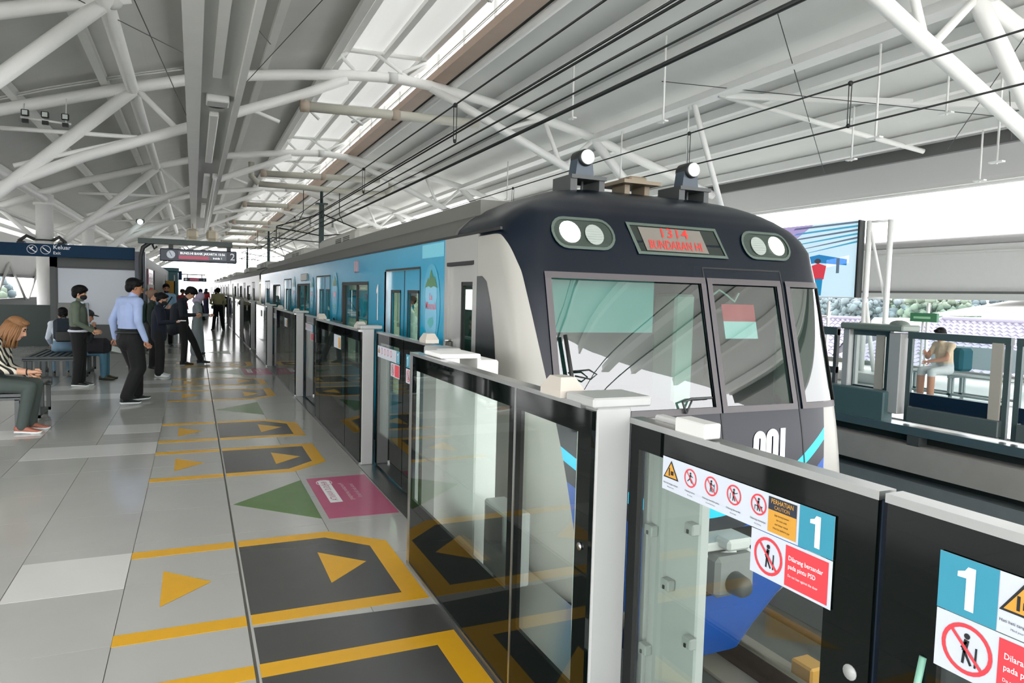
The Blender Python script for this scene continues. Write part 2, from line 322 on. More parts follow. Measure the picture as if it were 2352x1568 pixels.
# ================================================================ ROOF
ARCH_Y = [7.45, 19.1, 30.85, 42.6, 54.3, 66.0, 77.7, 89.4]
TOP = [(-7.4,4.0),(-6.3,4.45),(-4.95,5.05),(-3.88,5.49),(-2.76,5.86),(-1.4,6.31),(-.18,6.67),(1.3,7.0),(2.5,7.2),(3.67,7.36),(4.93,7.47),(5.97,7.42),(7.51,7.23),(9.41,6.96),(11.2,6.61),(13.13,6.04),(14.6,5.64),(15.9,5.24)]
def top(x): return interp(TOP, x)
def build_truss():
    t = thing('roof_truss', (0, 0, 0), 'white tubular roof truss with bolted sleeves', 'roof truss', 'white arched roof trusses')
    mb = MB(); mb.tube([(x, 0, z) for x, z in TOP], .135, 12); O('top_chord', mb, WHITE, t)
    for x in (4.9,):
        mb = MB(); a = Vector((x-.12, 0, top(x-.12))); b = Vector((x+.12, 0, top(x+.12))); mb.tube([a, b], .15, 14); O('sleeve', mb, PALE, t)
    mb = MB(); mb.tube([(-4.4,0,3.25),(-3.91,0,3.8),(-2.32,0,4.63),(-.12,0,5.56),(1.09,0,6.1),(2.61,0,6.74),(3.67,0,7.25)], .125, 12); O('bottom_chord', mb, WHITE, t)
    mb = MB(); mb.tube([(-5.0,0,2.6),(-4.44,0,3.2),(-1.28,0,6.28)], .14, 12); O('raking_strut', mb, WHITE, t)
    mb = MB(); mb.tube([(5.97,0,7.38),(7.89,0,6.6),(9.94,0,5.76),(12.5,0,4.73),(14.6,0,3.8)], .125, 12); O('bottom_chord', mb, WHITE, t)
    mb = MB(); mb.tube([(11.2,0,6.55),(12.3,0,5.5),(15.2,0,2.8)], .14, 12); O('raking_strut', mb, WHITE, t)
    for a, b, r in (((-1.19,6.3),(-.37,5.5),.07),((8.22,6.5),(9.31,6.92),.06),((9.5,6.9),(10.05,5.75),.07),((11.2,6.55),(10.27,5.68),.07),((-3.9,5.1),(-1.1,5.2),.05),((-1.1,5.2),(.3,5.7),.05),((1.2,6.2),(2.0,5.95),.05),((-3.65,4.3),(-1.29,5.15),.05),((11.3,6.5),(13.0,5.0),.07)):
        mb = MB(); mb.tube([(a[0],0,a[1]),(b[0],0,b[1])], r, 8); O('web_tube', mb, WHITE, t)
    mb = MB(); mb.tube([(2.61,0,6.42),(5.0,0,6.5),(7.4,0,6.56)], .13, 12); O('tie_tube', mb, [mat('tie_paint', (196, 194, 182), .5, noise=.06)], t)
    mb = MB(); mb.tube([(2.5,0,6.42),(2.72,0,6.43)], .15, 12); mb.tube([(4.9,0,6.5),(5.1,0,6.5)], .15, 12); O('tie_collar', mb, [mat('rust_collar', (180, 166, 150), .6)], t)
    for s, xc in ((1, -4.98), (-1, 15.2)):
        mb = MB(); mb.lathe([(.36,0),(.36,.05),(.28,.06),(.28,4.55),(.36,4.56),(.36,4.64),(.3,4.65),(.3,4.95)], (xc,0,0), n=20); O('column', mb, WHITE, t)
    mb = MB(); mb.tube([(-5.2,0,3.25),(-6.3,0,4.3)], .08, 8); O('outrigger', mb, WHITE, t)
    mb = MB(); mb.tube([(15.4,0,3.25),(16.3,0,4.6)], .08, 8); O('outrigger', mb, WHITE, t)
    return t
tr = build_truss(); tr.location = (0, ARCH_Y[0], 0); km = kidmap()
ordn = ['nearest', 'second', 'third', 'fourth', 'fifth', 'sixth', 'seventh', 'eighth']
tr['label'] = 'white tubular roof truss cropped by the top of the photo, nearest of all'
for i in range(1, 8): dup(tr, (0, ARCH_Y[i]-ARCH_Y[0], 0), 'white tubular roof truss, %s from the camera along the platform' % ordn[i], None, km)
YA, YB = -9.2, 100
ht = thing('roof_truss', (-3, 13.5, 0), 'short white tubular half truss in the top left corner of the photo', 'roof truss')
mb = MB(); mb.tube([(x, 13.5, z) for x, z in TOP[:6]]+[(-.95, 13.5, 6.45)], .125, 12); O('top_chord', mb, WHITE, ht)
mb = MB(); mb.tube([(-5.0, 13.5, 2.6), (-4.44, 13.5, 3.2), (-1.36, 13.5, 6.22)], .13, 12); O('raking_strut', mb, WHITE, ht)
mb = MB(); mb.ell((-1.2, 13.5, 6.32), (.16, .13, .14)); O('node_joint', mb, PALE, ht)
mb = MB(); mb.lathe([(.36,0),(.36,.05),(.28,.06),(.28,4.55),(.36,4.56),(.36,4.64),(.3,4.65),(.3,4.95)], (-4.98, 13.5, 0), n=20); O('column', mb, WHITE, ht)
def roof_sheet(pts, t=.05, y0=YA, y1=YB):
    mb = MB(); n = len(pts)
    vs = [(x, y, z+dz) for dz in (0, t) for y in (y0, y1) for x, z in pts]
    fs = []
    for i in range(n-1):
        fs += [(i, i+1, n+i+1, n+i), (2*n+i, 3*n+i, 3*n+i+1, 2*n+i+1), (i, 2*n+i, 2*n+i+1, i+1), (n+i, n+i+1, 3*n+i+1, 3*n+i)]
    fs += [(0, n, 3*n, 2*n), (n-1, 3*n-1+0, 4*n-1, 2*n-1)]
    mb.add(vs, fs, False); return mb
LX = [-8.2,-7.2,-6,-5,-4,-3,-2,-1,0,1,2,2.7,3.25]
topx = lambda x: interp([(-8.4, 3.55)]+TOP+[(18, 4.4)], x)
ceil = O('ceiling', roof_sheet([(x, topx(x)+.42) for x in LX]), [ROOFM], label='grey curved roof sheet over the platform', kind='structure')
RX = [6.5,7.5,8.5,9.5,10.5,11.2,12,12.5,13,14,15,16.1]; HY0, HY1, HX = 33.5, 52, 12.5
mb = roof_sheet([(x, topx(x)+.42) for x in RX], .05, YA, HY0); mb2 = roof_sheet([(x, topx(x)+.42) for x in RX if x <= HX], .05, HY0, HY1); mb.add(mb2.v, mb2.f); mb2 = roof_sheet([(x, topx(x)+.42) for x in RX], .05, HY1, YB); mb.add(mb2.v, mb2.f)
for k in range(8):   # rounded corner of the roof opening
    a0, a1 = PI/2*k/8, PI/2*(k+1)/8; q = lambda a: (HX+2.2*(1-math.cos(a)), HY0+2.5*(1-math.sin(a))); (xa, ya), (xb, yb_) = q(a0), q(a1)
    zc = lambda x: topx(x)+.42; mb.add([(HX, HY0, zc(HX)), (xa, ya, zc(xa)), (xb, yb_, zc(xb))], [(0, 1, 2)])
ceil2 = O('ceiling.001', mb, [ROOFR], label='pale curved roof sheet over the tracks, open at one bay', kind='structure')
mb = roof_sheet([(2.9, 8.0), (4, 8.12), (5.2, 8.2), (6.35, 8.24)], .02); ceil3 = O('ceiling.002', mb, [MONIT], label='raised white monitor roof over the skylight', kind='structure')
def purlin(x, z, parent, w=.16, h=.22, m=WHITE):
    for ya, yb in (((YA, HY0), (HY1, YB)) if x > HX else ((YA, YB),)):
        mb = MB(); mb.box(x-w/2, x+w/2, ya, yb, z-h/2, z+h/2); mb.box(x-w/2-.03, x+w/2+.03, ya, yb, z-h/2-.015, z-h/2); O('purlin', mb, m, parent)
for x in (-7.1, -5.35, -3.6, -1.87, -.1, 1.62): purlin(x, topx(x)+.28, ceil, .11)
for x in (8.2, 9.75, 12.4, 13.9, 15.5): purlin(x, topx(x)+.28, ceil2, .12)
for x in (3.65, 4.7, 5.75): purlin(x, 8.0+.05*(x-3.2), ceil3, .1, .14)
mb = MB(); mb.tube([(-1.3, YA, 6.3), (-1.3, YB, 6.3)], .14, 12); O('purlin_tube', mb, WHITE, ceil)
mb = MB(); mb.box(11.1, 11.32, YA, YB, 6.52, 6.68); mb.box(11.02, 11.4, YA, YB, 6.48, 6.52); O('purlin_beam', mb, WHITE, ceil2)
mb = MB(); mb.tube([(-4.95, YA, 4.75), (-4.95, YB, 4.75)], .13, 12); O('eaves_tube', mb, WHITE, ceil)
mb = MB(); mb.tube([(-6.9, YA, 3.95), (-6.9, YB, 3.95)], .08, 8); mb.tube([(-6.2, YA, 4.3), (-6.2, YB, 4.3)], .07, 8); O('eaves_tube', mb, WHITE, ceil)
# beam under the edge of the raised roof, gutter, clerestory
mb = MB(); mb.box(3.1, 3.3, YA, YB, 7.48, 7.6); mb.box(3.24, 3.3, YA, YB, 7.6, 8.02); O('ridge_beam', mb, WHITE, ceil3)
mb = MB(); mb.box(6.0, 6.44, YA, YB, 7.55, 7.75); O('gutter', mb, BROWN, ceil2)
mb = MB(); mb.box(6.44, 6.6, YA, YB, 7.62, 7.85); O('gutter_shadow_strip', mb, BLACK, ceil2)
mb = MB(); mb.tube([(6.68, YA, 7.55), (6.68, YB, 7.55)], .1, 10); O('gutter_tube', mb, WHITE, ceil2)
win = thing('window_1', (6.1, 0, 7.75), 'clerestory glazing strip of the skylight', kind='structure')
mb = MB(); mb.box(6.09, 6.1, YA, YB, 7.75, 8.18); O('glass_pane', mb, glass('clear_skylight', (248, 250, 250), .03), win)
mb = MB(); 
for k in range(56): mb.box(6.07, 6.12, YA+k*2, YA+k*2+.03, 7.75, 8.2)
O('mullion', mb, PALE, win, kind='stuff')
mb = MB(); mb.tube([(6.02, YA, 7.92), (6.02, YB, 7.92)], .018, 6); mb.tube([(5.98, YA, 7.83), (5.98, YB, 7.83)], .012, 6); O('wiper_rail', mb, PALE, win)
def mon_frame(y, near):
    t = thing('skylight_frame', (4.5, y, 7.4), near, 'roof frame', 'small frames inside the skylight')
    z0 = lambda x: topx(x)+.1
    for a, b in (((3.3,8.0),(6.0,8.1)),((3.3,7.6),(3.3,8.0)),((3.35,7.98),(3.9,7.5)),((4.4,8.05),(5.4,7.5)),((6.0,8.08),(5.3,7.5)),((5.9,8.05),(5.0,7.55)),((3.3,7.62),(3.75,8.02))):
        mb = MB(); mb.tube([(a[0],y,a[1]),(b[0],y,b[1])], .05 if a != (3.3,8.0) else .06, 8); O('frame_tube', mb, MONI, t)
for i, y in enumerate([7.45, 13.3, 19.1, 25, 30.85, 36.7, 42.6, 48.4, 54.3, 60]): mon_frame(y, 'thin white tube frame inside the skylight, %s from the camera' % ['first','second','third','fourth','fifth','sixth','seventh','eighth','ninth','tenth'][i])
# eaves on the far side: fascia, soffit, windbreak
mb = MB(); mb.box(16.05, 16.2, YA, YB, 5.3, 5.62); O('trim_4', mb, [mat('fascia_grey', (98, 98, 96), .6)], label='dark fascia beam along the far eaves', kind='structure')
mb = MB(); mb.box(15.93, 16.05, YA, YB, 5.58, 5.66); O('trim_5', mb, [PALE], label='gutter along the far eaves', kind='structure')
mb = roof_sheet([(16.2, 5.3), (17.3, 4.86), (17.55, 4.78)], .12); O('ceiling.003', mb, [mat('soffit', (172, 172, 170), .6)], label='pale sloping soffit beyond the far eaves', kind='structure')
mb = MB(); mb.tube([(17.62, YA, 4.75), (17.62, YB, 4.75)], .07, 8); mb.box(17.3, 17.42, 4, 13, 4.86, 4.92); mb.box(17.3, 17.42, 15, 24, 4.86, 4.92); O('trim_6', mb, [PALE], label='edge pipe and light strip under the far soffit', kind='structure')
mb = MB(); mb.box(18.0, 18.12, 3, YB, 2.1, 3.3); mb.m = 1; mb.box(17.95, 18.16, 3, YB, 3.1, 3.14); mb.m = 3; mb.box(17.9, 18.2, 3, YB, 2.06, 2.12); mb.m = 2; mb.tube([(18.06, 3, 3.42), (18.06, YB, 3.42)], .12, 10); mb.m = 1; mb.box(17.9, 18.1, 3, YB, 1.9, 2.06)
O('wall_windbreak', mb, [mat('louvre_grey', (212, 212, 210), .6, noise=.03), PALE, mat('tube_grey', (150, 150, 148), .5), mat('line_grey', (96, 98, 96), .6)], label='pale windbreak panel outside the far platform', kind='structure')
wl = O('wall_left', MB().box(-7.0, -6.9, 3, YB, 2.05, 3.7), [ROOFM], label='grey windbreak panel beyond the near platform', kind='structure')
mb = MB(); mb.box(-7.02, -6.85, 3, YB, 1.93, 2.05); O('trim_7', mb, [DKGREY], label='dark rail under the left windbreak', kind='structure')
mb = MB(); 
for y in range(8, 90, 6): mb.tube([(-6.8, y, 1.0), (-6.8, y+2.6, 2.5)], .06, 8); mb.tube([(-6.8, y+2.6, 2.45), (-6.8, y+5.4, 1.0)], .06, 8)
O('trim_8', mb, [WHITE], label='white diagonal braces outside the left parapet', kind='structure')
# ---------------------------------------------------------------- cable and lamp box hung along the platform
spine = thing('lighting_trunking', (.35, 25, 5.2), 'long pale ceiling trunking hung above the platform with lamps inside', 'trunking')
yb0, yb1 = 2.0, 47
mb = MB(); mb.box(-.13, .13, yb0, yb1, 5.2, 5.62); O('side_channel', mb, WHITE, spine)
mb = MB(); mb.box(.13, .71, yb0, yb1, 5.3, 5.34); O('soffit_plate', mb, PALE, spine)
mb = MB(); mb.box(.71, .82, yb0, yb1, 5.2, 5.62); O('side_channel', mb, WHITE, spine)
mb = MB(); mb.box(.3, .44, yb0, 13.2, 5.24, 5.3); O('cable_tray', mb, WHITE, spine)
mb = MB(); mb.bev(.22, .62, 14.5, 14.95, 5.16, 5.3, .02); O('speaker_box', mb, PALE, spine)
mb = MB(); mb.ell((.42, 15.4, 5.28), (.17, .12, .03)); O('smoke_detector', mb, DKGREY, spine)
for y0 in (15.9, 24.5, 33): mb = MB(); mb.bev(.3, .48, y0, y0+6, 5.2, 5.3, .02); O('lamp_batten', mb, [mat('batten_white', (226, 226, 222), .4)], spine)
mb = MB()
for y in range(9, 46, 4): mb.tube([(-.1, y, 5.6), (-.1, y, 6.6)], .02, 6); mb.tube([(.78, y, 5.6), (.78, y, 6.8)], .02, 6)
O('hanger_rod', mb, WHITE, spine, kind='stuff')
mb = MB(); mb.tube([(.62, 24.5, 5.15), (.62, 46, 5.0)], .06, 8); O('drain_pipe', mb, WHITE, spine)
mb = MB(); mb.tube([(.62, 24.5, 5.15), (.62, 24.5, 5.5)], .08, 8); O('pipe_elbow', mb, WHITE, spine)
for i, (x, y) in enumerate(((-.05, 43), (.95, 43.5))):
    mb = MB(); mb.bev(x-.3, x+.3, y-.4, y+.4, 4.35, 4.9, .12); mb.box(x-.04, x+.04, y-.04, y+.04, 4.9, 5.195); mb.box(x-.2, x+.2, y-.3, y+.3, 4.1, 4.35)
    O('hanging_speaker', mb, [mat('speaker_cream', (208, 198, 176), .5)], label='cream box hung from the end of the trunking, %s of the two' % ('left' if i == 0 else 'right'), cat='speaker', group='cream boxes under the trunking')
# ================================================================ TRAIN
XC, HW = 3.36, 1.43
Y0T = [(-.9,3.98),(-.7,3.9),(-.3,3.87),(0,3.9),(.45,3.95),(.7,3.99),(.93,4.04),(1.83,4.27),(2.12,4.37),(2.3,4.46),(2.42,4.58),(2.5,4.72),(2.56,4.95),(2.6,5.3),(2.62,5.6)]
WT = [(-.9,.45),(-.7,.52),(-.45,.8),(-.3,1.15),(-.15,1.38),(0,1.43),(2.12,1.43),(2.22,1.39),(2.3,1.31),(2.38,1.2),(2.46,1.02),(2.52,.84),(2.56,.66),(2.6,.38),(2.62,.12)]
DEP, NEX = .45, 8
def nose_y(u, z):
    wv = interp(WT, z); k = min(1, abs(u)/wv)
    dep = DEP if z < 2.12 else DEP+.6*(z-2.12)
    return interp(Y0T, z)+dep*(1-(1-k**NEX)**(1/NEX))
train = thing('metro_train', (XC, 4, -.94), 'blue and silver metro train with a dark rounded cab front standing at the platform', 'train')
# livery of the cab, painted by position: dark mask, silver flanks, cyan line, blue skirt
cabm = bpy.data.materials.new('cab_livery'); cabm.use_nodes = True; nt = cabm.node_tree; bs = nt.nodes['Principled BSDF']
N = nt.nodes.new; Lk = nt.links.new
tc = N('ShaderNodeTexCoord'); sx = N('ShaderNodeSeparateXYZ'); Lk(tc.outputs['Object'], sx.inputs[0])
def mth(op, a, b=None, c=None):
    n = N('ShaderNodeMath'); n.operation = op
    for i, v in enumerate((a, b, c)):
        if v is None: continue
        if isinstance(v, (int, float)): n.inputs[i].default_value = v
        else: Lk(v, n.inputs[i])
    return n.outputs[0]
ua = mth('ABSOLUTE', mth('SUBTRACT', sx.outputs[0], XC)); zz = sx.outputs[2]
fc = N('ShaderNodeFloatCurve'); cm = fc.mapping; cm.use_clip = False
zn = mth('DIVIDE', mth('ADD', zz, 1), 4)          # z -1..3 -> 0..1
Lk(zn, fc.inputs['Value'])
pts = [(-.9,.5),(-.4,.72),(0,1.08),(.67,1.17),(1.36,1.27),(1.87,1.345),(2.03,1.39),(2.12,1.422),(2.17,1.4297),(2.21,1.6),(3,1.6)]
cu = cm.curves[0]; cu.points[0].location = ((pts[0][0]+1)/4, pts[0][1]/2); cu.points[1].location = (1, .8)
for z, b in pts[1:-1]: cu.points.new((z+1)/4, b/2)
for p in cu.points: p.handle_type = 'VECTOR'
cm.update()
bz = mth('MULTIPLY', fc.outputs[0], 2)
mask = mth('LESS_THAN', ua, bz)
zs = mth('ADD', mth('MULTIPLY', mth('MULTIPLY', ua, ua), .36), .19)
dz = mth('SUBTRACT', zz, zs)
cyan = mth('MULTIPLY', mth('LESS_THAN', mth('ABSOLUTE', dz), .04), mask)
bl = mth('MULTIPLY', mth('LESS_THAN', dz, -.16), mask)
skirtb = mth('LESS_THAN', zz, -.42); bl = mth('MAXIMUM', bl, mth('MULTIPLY', skirtb, mth('LESS_THAN', ua, .42)))
def mixc(f, a, b):
    n = N('ShaderNodeMix'); n.data_type = 'RGBA'; Lk(f, n.inputs[0])
    for i, v in ((6, a), (7, b)):
        if isinstance(v, tuple): n.inputs[i].default_value = v
        else: Lk(v, n.inputs[i])
    return n.outputs[2]
col = mixc(mask, lin((158, 157, 150)), lin((3, 14, 27))); col = mixc(bl, col, lin((0, 74, 160))); col = mixc(cyan, col, lin((0, 196, 240)))
roofz = mth('GREATER_THAN', zz, 2.33); 
Lk(col, bs.inputs['Base Color']); bs.inputs['Roughness'].default_value = .3; bs.inputs['Specular IOR Level'].default_value = .25; bs.inputs['Coat Weight'].default_value = .1; bs.inputs['Coat Roughness'].default_value = .15
# shell: rows of constant z, columns of constant u on the front plus the flanks
US = sorted(set([-1.43,-1.4299,-1.4295,-1.428,-1.424,-1.416,-1.40,-1.38,-1.35,-1.30,-1.22,-1.15,-.95,-.7,-.5,-.35,-.2,0,.11,.215,.3,.45,.6,.78,.86,.95,1.0,1.1,1.2,1.30,1.35,1.37,1.39,1.40,1.416,1.424,1.428,1.4295,1.4299,1.43]))
ZS = [-.9,-.8,-.7,-.6,-.5,-.4,-.3,-.2,-.1,0,.06,.2,.35,.5,.7,.85,.93,1.1,1.3,1.5,1.7,1.83,1.95,2.05,2.12,2.17,2.22,2.26,2.3,2.34,2.38,2.42,2.46,2.49,2.52,2.54,2.56,2.58,2.6,2.61,2.62]
YR = [6.0, 5.6, 5.3, 5.1]
WINS = [(-1.15, .11, .93, 1.83), (.215, .86, .93, 1.83), (1.0, 1.37, .93, 1.83)]
def shell_pt(u, z):
    wv = interp(WT, z); return (XC+u/HW*wv, nose_y(u/HW*wv, z), z)
vs = []; fs = []
cols = [('s', -1, y) for y in YR]+[('f', u) for u in US]+[('s', 1, y) for y in reversed(YR)]
for z in ZS:
    for c in cols:
        if c[0] == 'f': vs.append(shell_pt(c[1], z))
        else: wv = interp(WT, z); vs.append((XC+c[1]*wv, max(c[2] if z > 2.14 else min(c[2], 4.95+.003*(7-c[2])), interp(Y0T, z)+(DEP if z < 2.12 else DEP+.6*(z-2.12))+.003*(7-c[2])), z))
nc = len(cols)
for i in range(len(ZS)-1):
    for j in range(nc-1):
        ca, cb = cols[j], cols[j+1]
        if ca[0] == 'f' and cb[0] == 'f':
            if any(ca[1] >= a-1e-6 and cb[1] <= b+1e-6 and ZS[i] >= z0-1e-6 and ZS[i+1] <= z1+1e-6 for a, b, z0, z1 in WINS): continue
            if ca[1] >= -.5-1e-6 and cb[1] <= .45+1e-6 and -.4-1e-6 <= ZS[i] and ZS[i+1] <= .06+1e-6: continue
        fs.append((i*nc+j, i*nc+j+1, (i+1)*nc+j+1, (i+1)*nc+j))
mb = MB(); mb.add(vs, fs, True)
cab = O('cab_shell', mb, [cabm], train)
FP = lambda off=0: (lambda u, z, d: (XC+u, nose_y(u, z)-off-d, z))
def patch(mb, fn, u0, u1, z0, z1, nu=8, nz=6):
    vs = [fn(u0+(u1-u0)*i/nu, z0+(z1-z0)*j/nz, 0) for j in range(nz+1) for i in range(nu+1)]
    return mb.add(vs, [(j*(nu+1)+i, j*(nu+1)+i+1, (j+1)*(nu+1)+i+1, (j+1)*(nu+1)+i) for j in range(nz) for i in range(nu)], True)
FRM = mat('window_seal', (78, 74, 76), .45)
def face_frame(u0, u1, z0, z1, t):
    mb = MB()
    for a in ((u0-t,u1+t,z1,z1+t),(u0-t,u1+t,z0-t,z0),(u0-t,u0,z0,z1),(u1,u1+t,z0,z1)):
        for off in (.012,): patch(mb, FP(off), *a)
        patch(mb, FP(-.01), *a)
    return mb
for i, (u0, u1, z0, z1) in enumerate(WINS):
    g = MB(); patch(g, FP(-.008), u0, u1, z0, z1, 14, 8); o = O(['windshield', 'door_window', 'side_window'][i], g, [SHIELD], train)
    O('window_frame', face_frame(u0+.0, u1-.0, z0, z1, .045), [FRM], o)
# emergency door outline (recessed joint lines)
mb = MB()
for u in (.155, .93): patch(mb, FP(.003), u-.006, u+.006, .3, 1.95, 1, 16)
patch(mb, FP(.003), .155, .93, 1.945, 1.957, 8, 1); O('emergency_door_joint', mb, [RUBBER], train)
mb = MB(); patch(mb, FP(.006), .2, .9, .8, .86, 6, 1); 
# cab interior: back wall, ceiling blind, desk, cream cabinet, flag
mb = MB(); mb.box(XC-1.36, XC+1.36, 5.7, 5.75, -.05, 2.12); mb.box(XC-1.36, XC+1.36, 4.6, 5.7, 2.05, 2.1); mb.box(XC-1.38, XC-1.36, 4.75, 5.7, 0, 2.1); mb.box(XC+1.36, XC+1.38, 4.75, 5.7, 0, 2.1); mb.box(XC-1.36, XC+1.36, 4.5, 5.7, .02, .06); O('cab_lining', mb, [INTER], train)
mb = MB(); mb.bev(XC-1.2, XC+.05, 4.4, 4.9, .4, .92, .03); mb.bev(XC-1.1, XC-.1, 4.55, 4.85, .92, 1.0, .02); O('driver_desk', mb, [DKGREY], train)
mb = MB(); mb.box(XC-1.12, XC-.2, 4.42, 4.45, 1.45, 1.86); O('sun_blind', mb, [mat('blind_teal', (126, 176, 170), .6)], train)
mb = MB(); mb.bev(XC+.22, XC+.42, 4.7, 5.0, .1, 1.75, .02); O('cream_cabinet', mb, [CREAM], train)
fl = O('flag', patch(MB(), lambda u, z, d: (XC+u, nose_y(u, z)+.02+.006*math.sin(u*40), z), .3, .62, 1.55, 1.68, 12, 2), [mat('flag_red', (244, 40, 50), .7)], train)
O('flag_white_half', patch(MB(), lambda u, z, d: (XC+u, nose_y(u, z)+.02+.006*math.sin(u*40), z), .3, .62, 1.42, 1.55, 12, 2), [mat('flag_white', (232, 236, 236), .7)], fl)
mb = MB(); mb.tube([(XC+.33, 4.4, 1.74), (XC+.42, 4.42, 1.79), (XC+.5, 4.42, 1.75), (XC+.58, 4.42, 1.7), (XC+.62, 4.42, 1.77)], .008, 6); O('coiled_cord', mb, [CREAM], train)
# headlights and destination display
def stad(cx, cz, a, h, n=10, sk=0):
    r = h; p = []
    for k in range(n+1): t = -PI/2+PI*k/n; p.append((cx+(a-r)+r*math.cos(t), cz+r*math.sin(t)))
    for k in range(n+1): t = PI/2+PI*k/n; p.append((cx-(a-r)+r*math.cos(t), cz+r*math.sin(t)))
    return [(x+sk*(z-cz), z) for x, z in p]
def loop(mb, fn, p, q):
    n = len(p); return mb.add([fn(a,b,0) for a,b in p]+[fn(a,b,0) for a,b in q], [(i,(i+1)%n,n+(i+1)%n,n+i) for i in range(n)])
for s, lb in ((-1, 0), (1, 1)):
    cx = s*.845; h = .115; a = .255
    base = MB(); poly(base, FP(.008), stad(cx, 2.155, a-.008, h-.008)); hl = O('headlight', base, [mat('lamp_bowl', (60, 72, 66), .15, .3)], train)
    m = MB(); loop(m, FP(.014), stad(cx, 2.155, a, h), stad(cx, 2.155, a-.02, h-.02)); m2 = stad(cx, 2.155, a, h); O('headlight_rim', m, [mat('rim_grey', (96, 110, 102), .3, .5)], hl)
    m = MB(); poly(m, FP(.012), stad(cx+s*.11, 2.16, .082, .078)); O('lit_lamp', m, [LAMPW], hl)
    m = MB(); poly(m, FP(.012), stad(cx-s*.085, 2.15, .075, .074)); O('unlit_lamp', m, [mat('ribbed_lens', (150, 158, 152), .25)], hl)
    m = MB()
    for k in range(8): 
        zz_ = 2.085+k*.018; wv = math.sqrt(max(0, .07**2-(zz_-2.15)**2)); bar(m, FP(.0135), (cx-s*.085-wv, zz_), (cx-s*.085+wv, zz_), .005)
    O('lens_rib', m, [mat('rib_grey', (150, 160, 152), .3)], hl)
    m = MB(); patch(m, FP(.016), cx-a, cx+a, 2.04, 2.27, 6, 2)
D = [(-.44, 2.275), (.42, 2.265), (.36, 2.03), (-.36, 2.03)]
D = [(-.47, 2.265), (.36, 2.265), (.42, 2.03), (-.41, 2.03)]
sh = lambda P, k: [(x*(1-k*1.2)+0*(1), 2.148+(z-2.148)*(1-k*3.5)) for x, z in P]
m = MB(); poly(m, FP(.008), D); disp = O('destination_display', m, [mat('display_black', (30, 38, 34), .15)], train)
m = MB(); loop(m, FP(.013), D, sh(D, .05)); O('display_rim', m, [mat('rim_grey', (96, 110, 102), .3)], disp)
m = MB(); poly(m, FP(.011), [(-.37, 2.235), (.2, 2.235), (.24, 2.06), (-.33, 2.06)]); O('led_matrix', m, [mat('led_panel', (112, 108, 100), .35)], disp)
m = text_mb('1314', .12, lambda a, b, d: FP(.014)(-.06+a*1.15, 2.197+b*.85, 0), bold=.004); text_mb('BUNDARAN HI', .1, lambda a, b, d: FP(.014)(-.06+a*.72, 2.105+b*.95, 0), m, bold=.004); O('led_text', m, [SCREENR], disp)
# emblem: three white strokes
EM = FP(.006)
def arch_stroke(mb, x, z0, z1, w, t, lean):
    P = lambda a, b: EM(x+a+lean*(b-z0), b, 0)
    r = w/2; n = 10
    outer = [(-r, z0)]+[(-r*math.cos(PI*k/n), z1-r+r*math.sin(PI*k/n)) for k in range(n+1)]+[(r, z0)]
    ri = r-t; inner = [(-ri, z0)]+[(-ri*math.cos(PI*k/n), z1-r+ri*math.sin(PI*k/n)) for k in range(n+1)]+[(ri, z0)]
    k = len(outer); mb.add([P(*p) for p in outer]+[P(*p) for p in inner], [(i, i+1, k+i+1, k+i) for i in range(k-1)])
m = MB(); arch_stroke(m, .46, .44, .74, .12, .052, .14); arch_stroke(m, .585, .44, .75, .12, .052, .14)
P = lambda a, b: EM(.66+a+.14*(b-.44), b, 0)
m.add([P(-.012, .4), P(.055, .4), P(.055, .75), P(.005, .75), P(.005, .5), P(-.012, .47)], [(0, 1, 2, 3, 4, 5)])
m.add([P(.055,.42)]+[P(.0-.055+.055*math.cos(-k*PI/8)+.055, .42+.055*math.sin(-k*PI/8)) for k in range(9)]+[P(-.055,.44),P(-.012,.44)], [tuple(range(12))])
O('white_emblem', m, [mat('emblem_white', (244, 246, 248), .3)], train)
# wiper
wip = O('windshield_wiper', MB().tube([FP(.03)(-1.06, .82, 0), FP(.04)(-1.08, 1.2, 0), FP(.04)(-1.1, 1.45, 0)], .014, 6), [RUBBER], train)
m = MB(); m.tube([FP(.04)(-1.06,.86,0), FP(.05)(-1.0,1.05,0), FP(.04)(-.95,.95,0)], .008, 6); m.tube([FP(.03)(-1.05,1.18,0), FP(.06)(-.95,1.16,0), FP(.06)(-.9,1.19,0), FP(.05)(-.95,1.22,0), FP(.03)(-1.06,1.21,0)], .006, 6); m.tube([FP(.03)(-1.06,1.1,0), FP(.03)(-.7,.86,0)], .008, 6); O('wiper_arm', m, [RUBBER], wip)
m = MB(); m.tube([FP(.02)(.07,1.0,0), FP(.03)(-.12,1.0,0), FP(.03)(-.2,.98,0), FP(.03)(-.18,.9,0)], .01, 6); m.tube([FP(.02)(-.1,1.0,0), FP(.02)(-.17,.9,0)], .008, 6); O('washer_arm', m, [DKGREY], train)
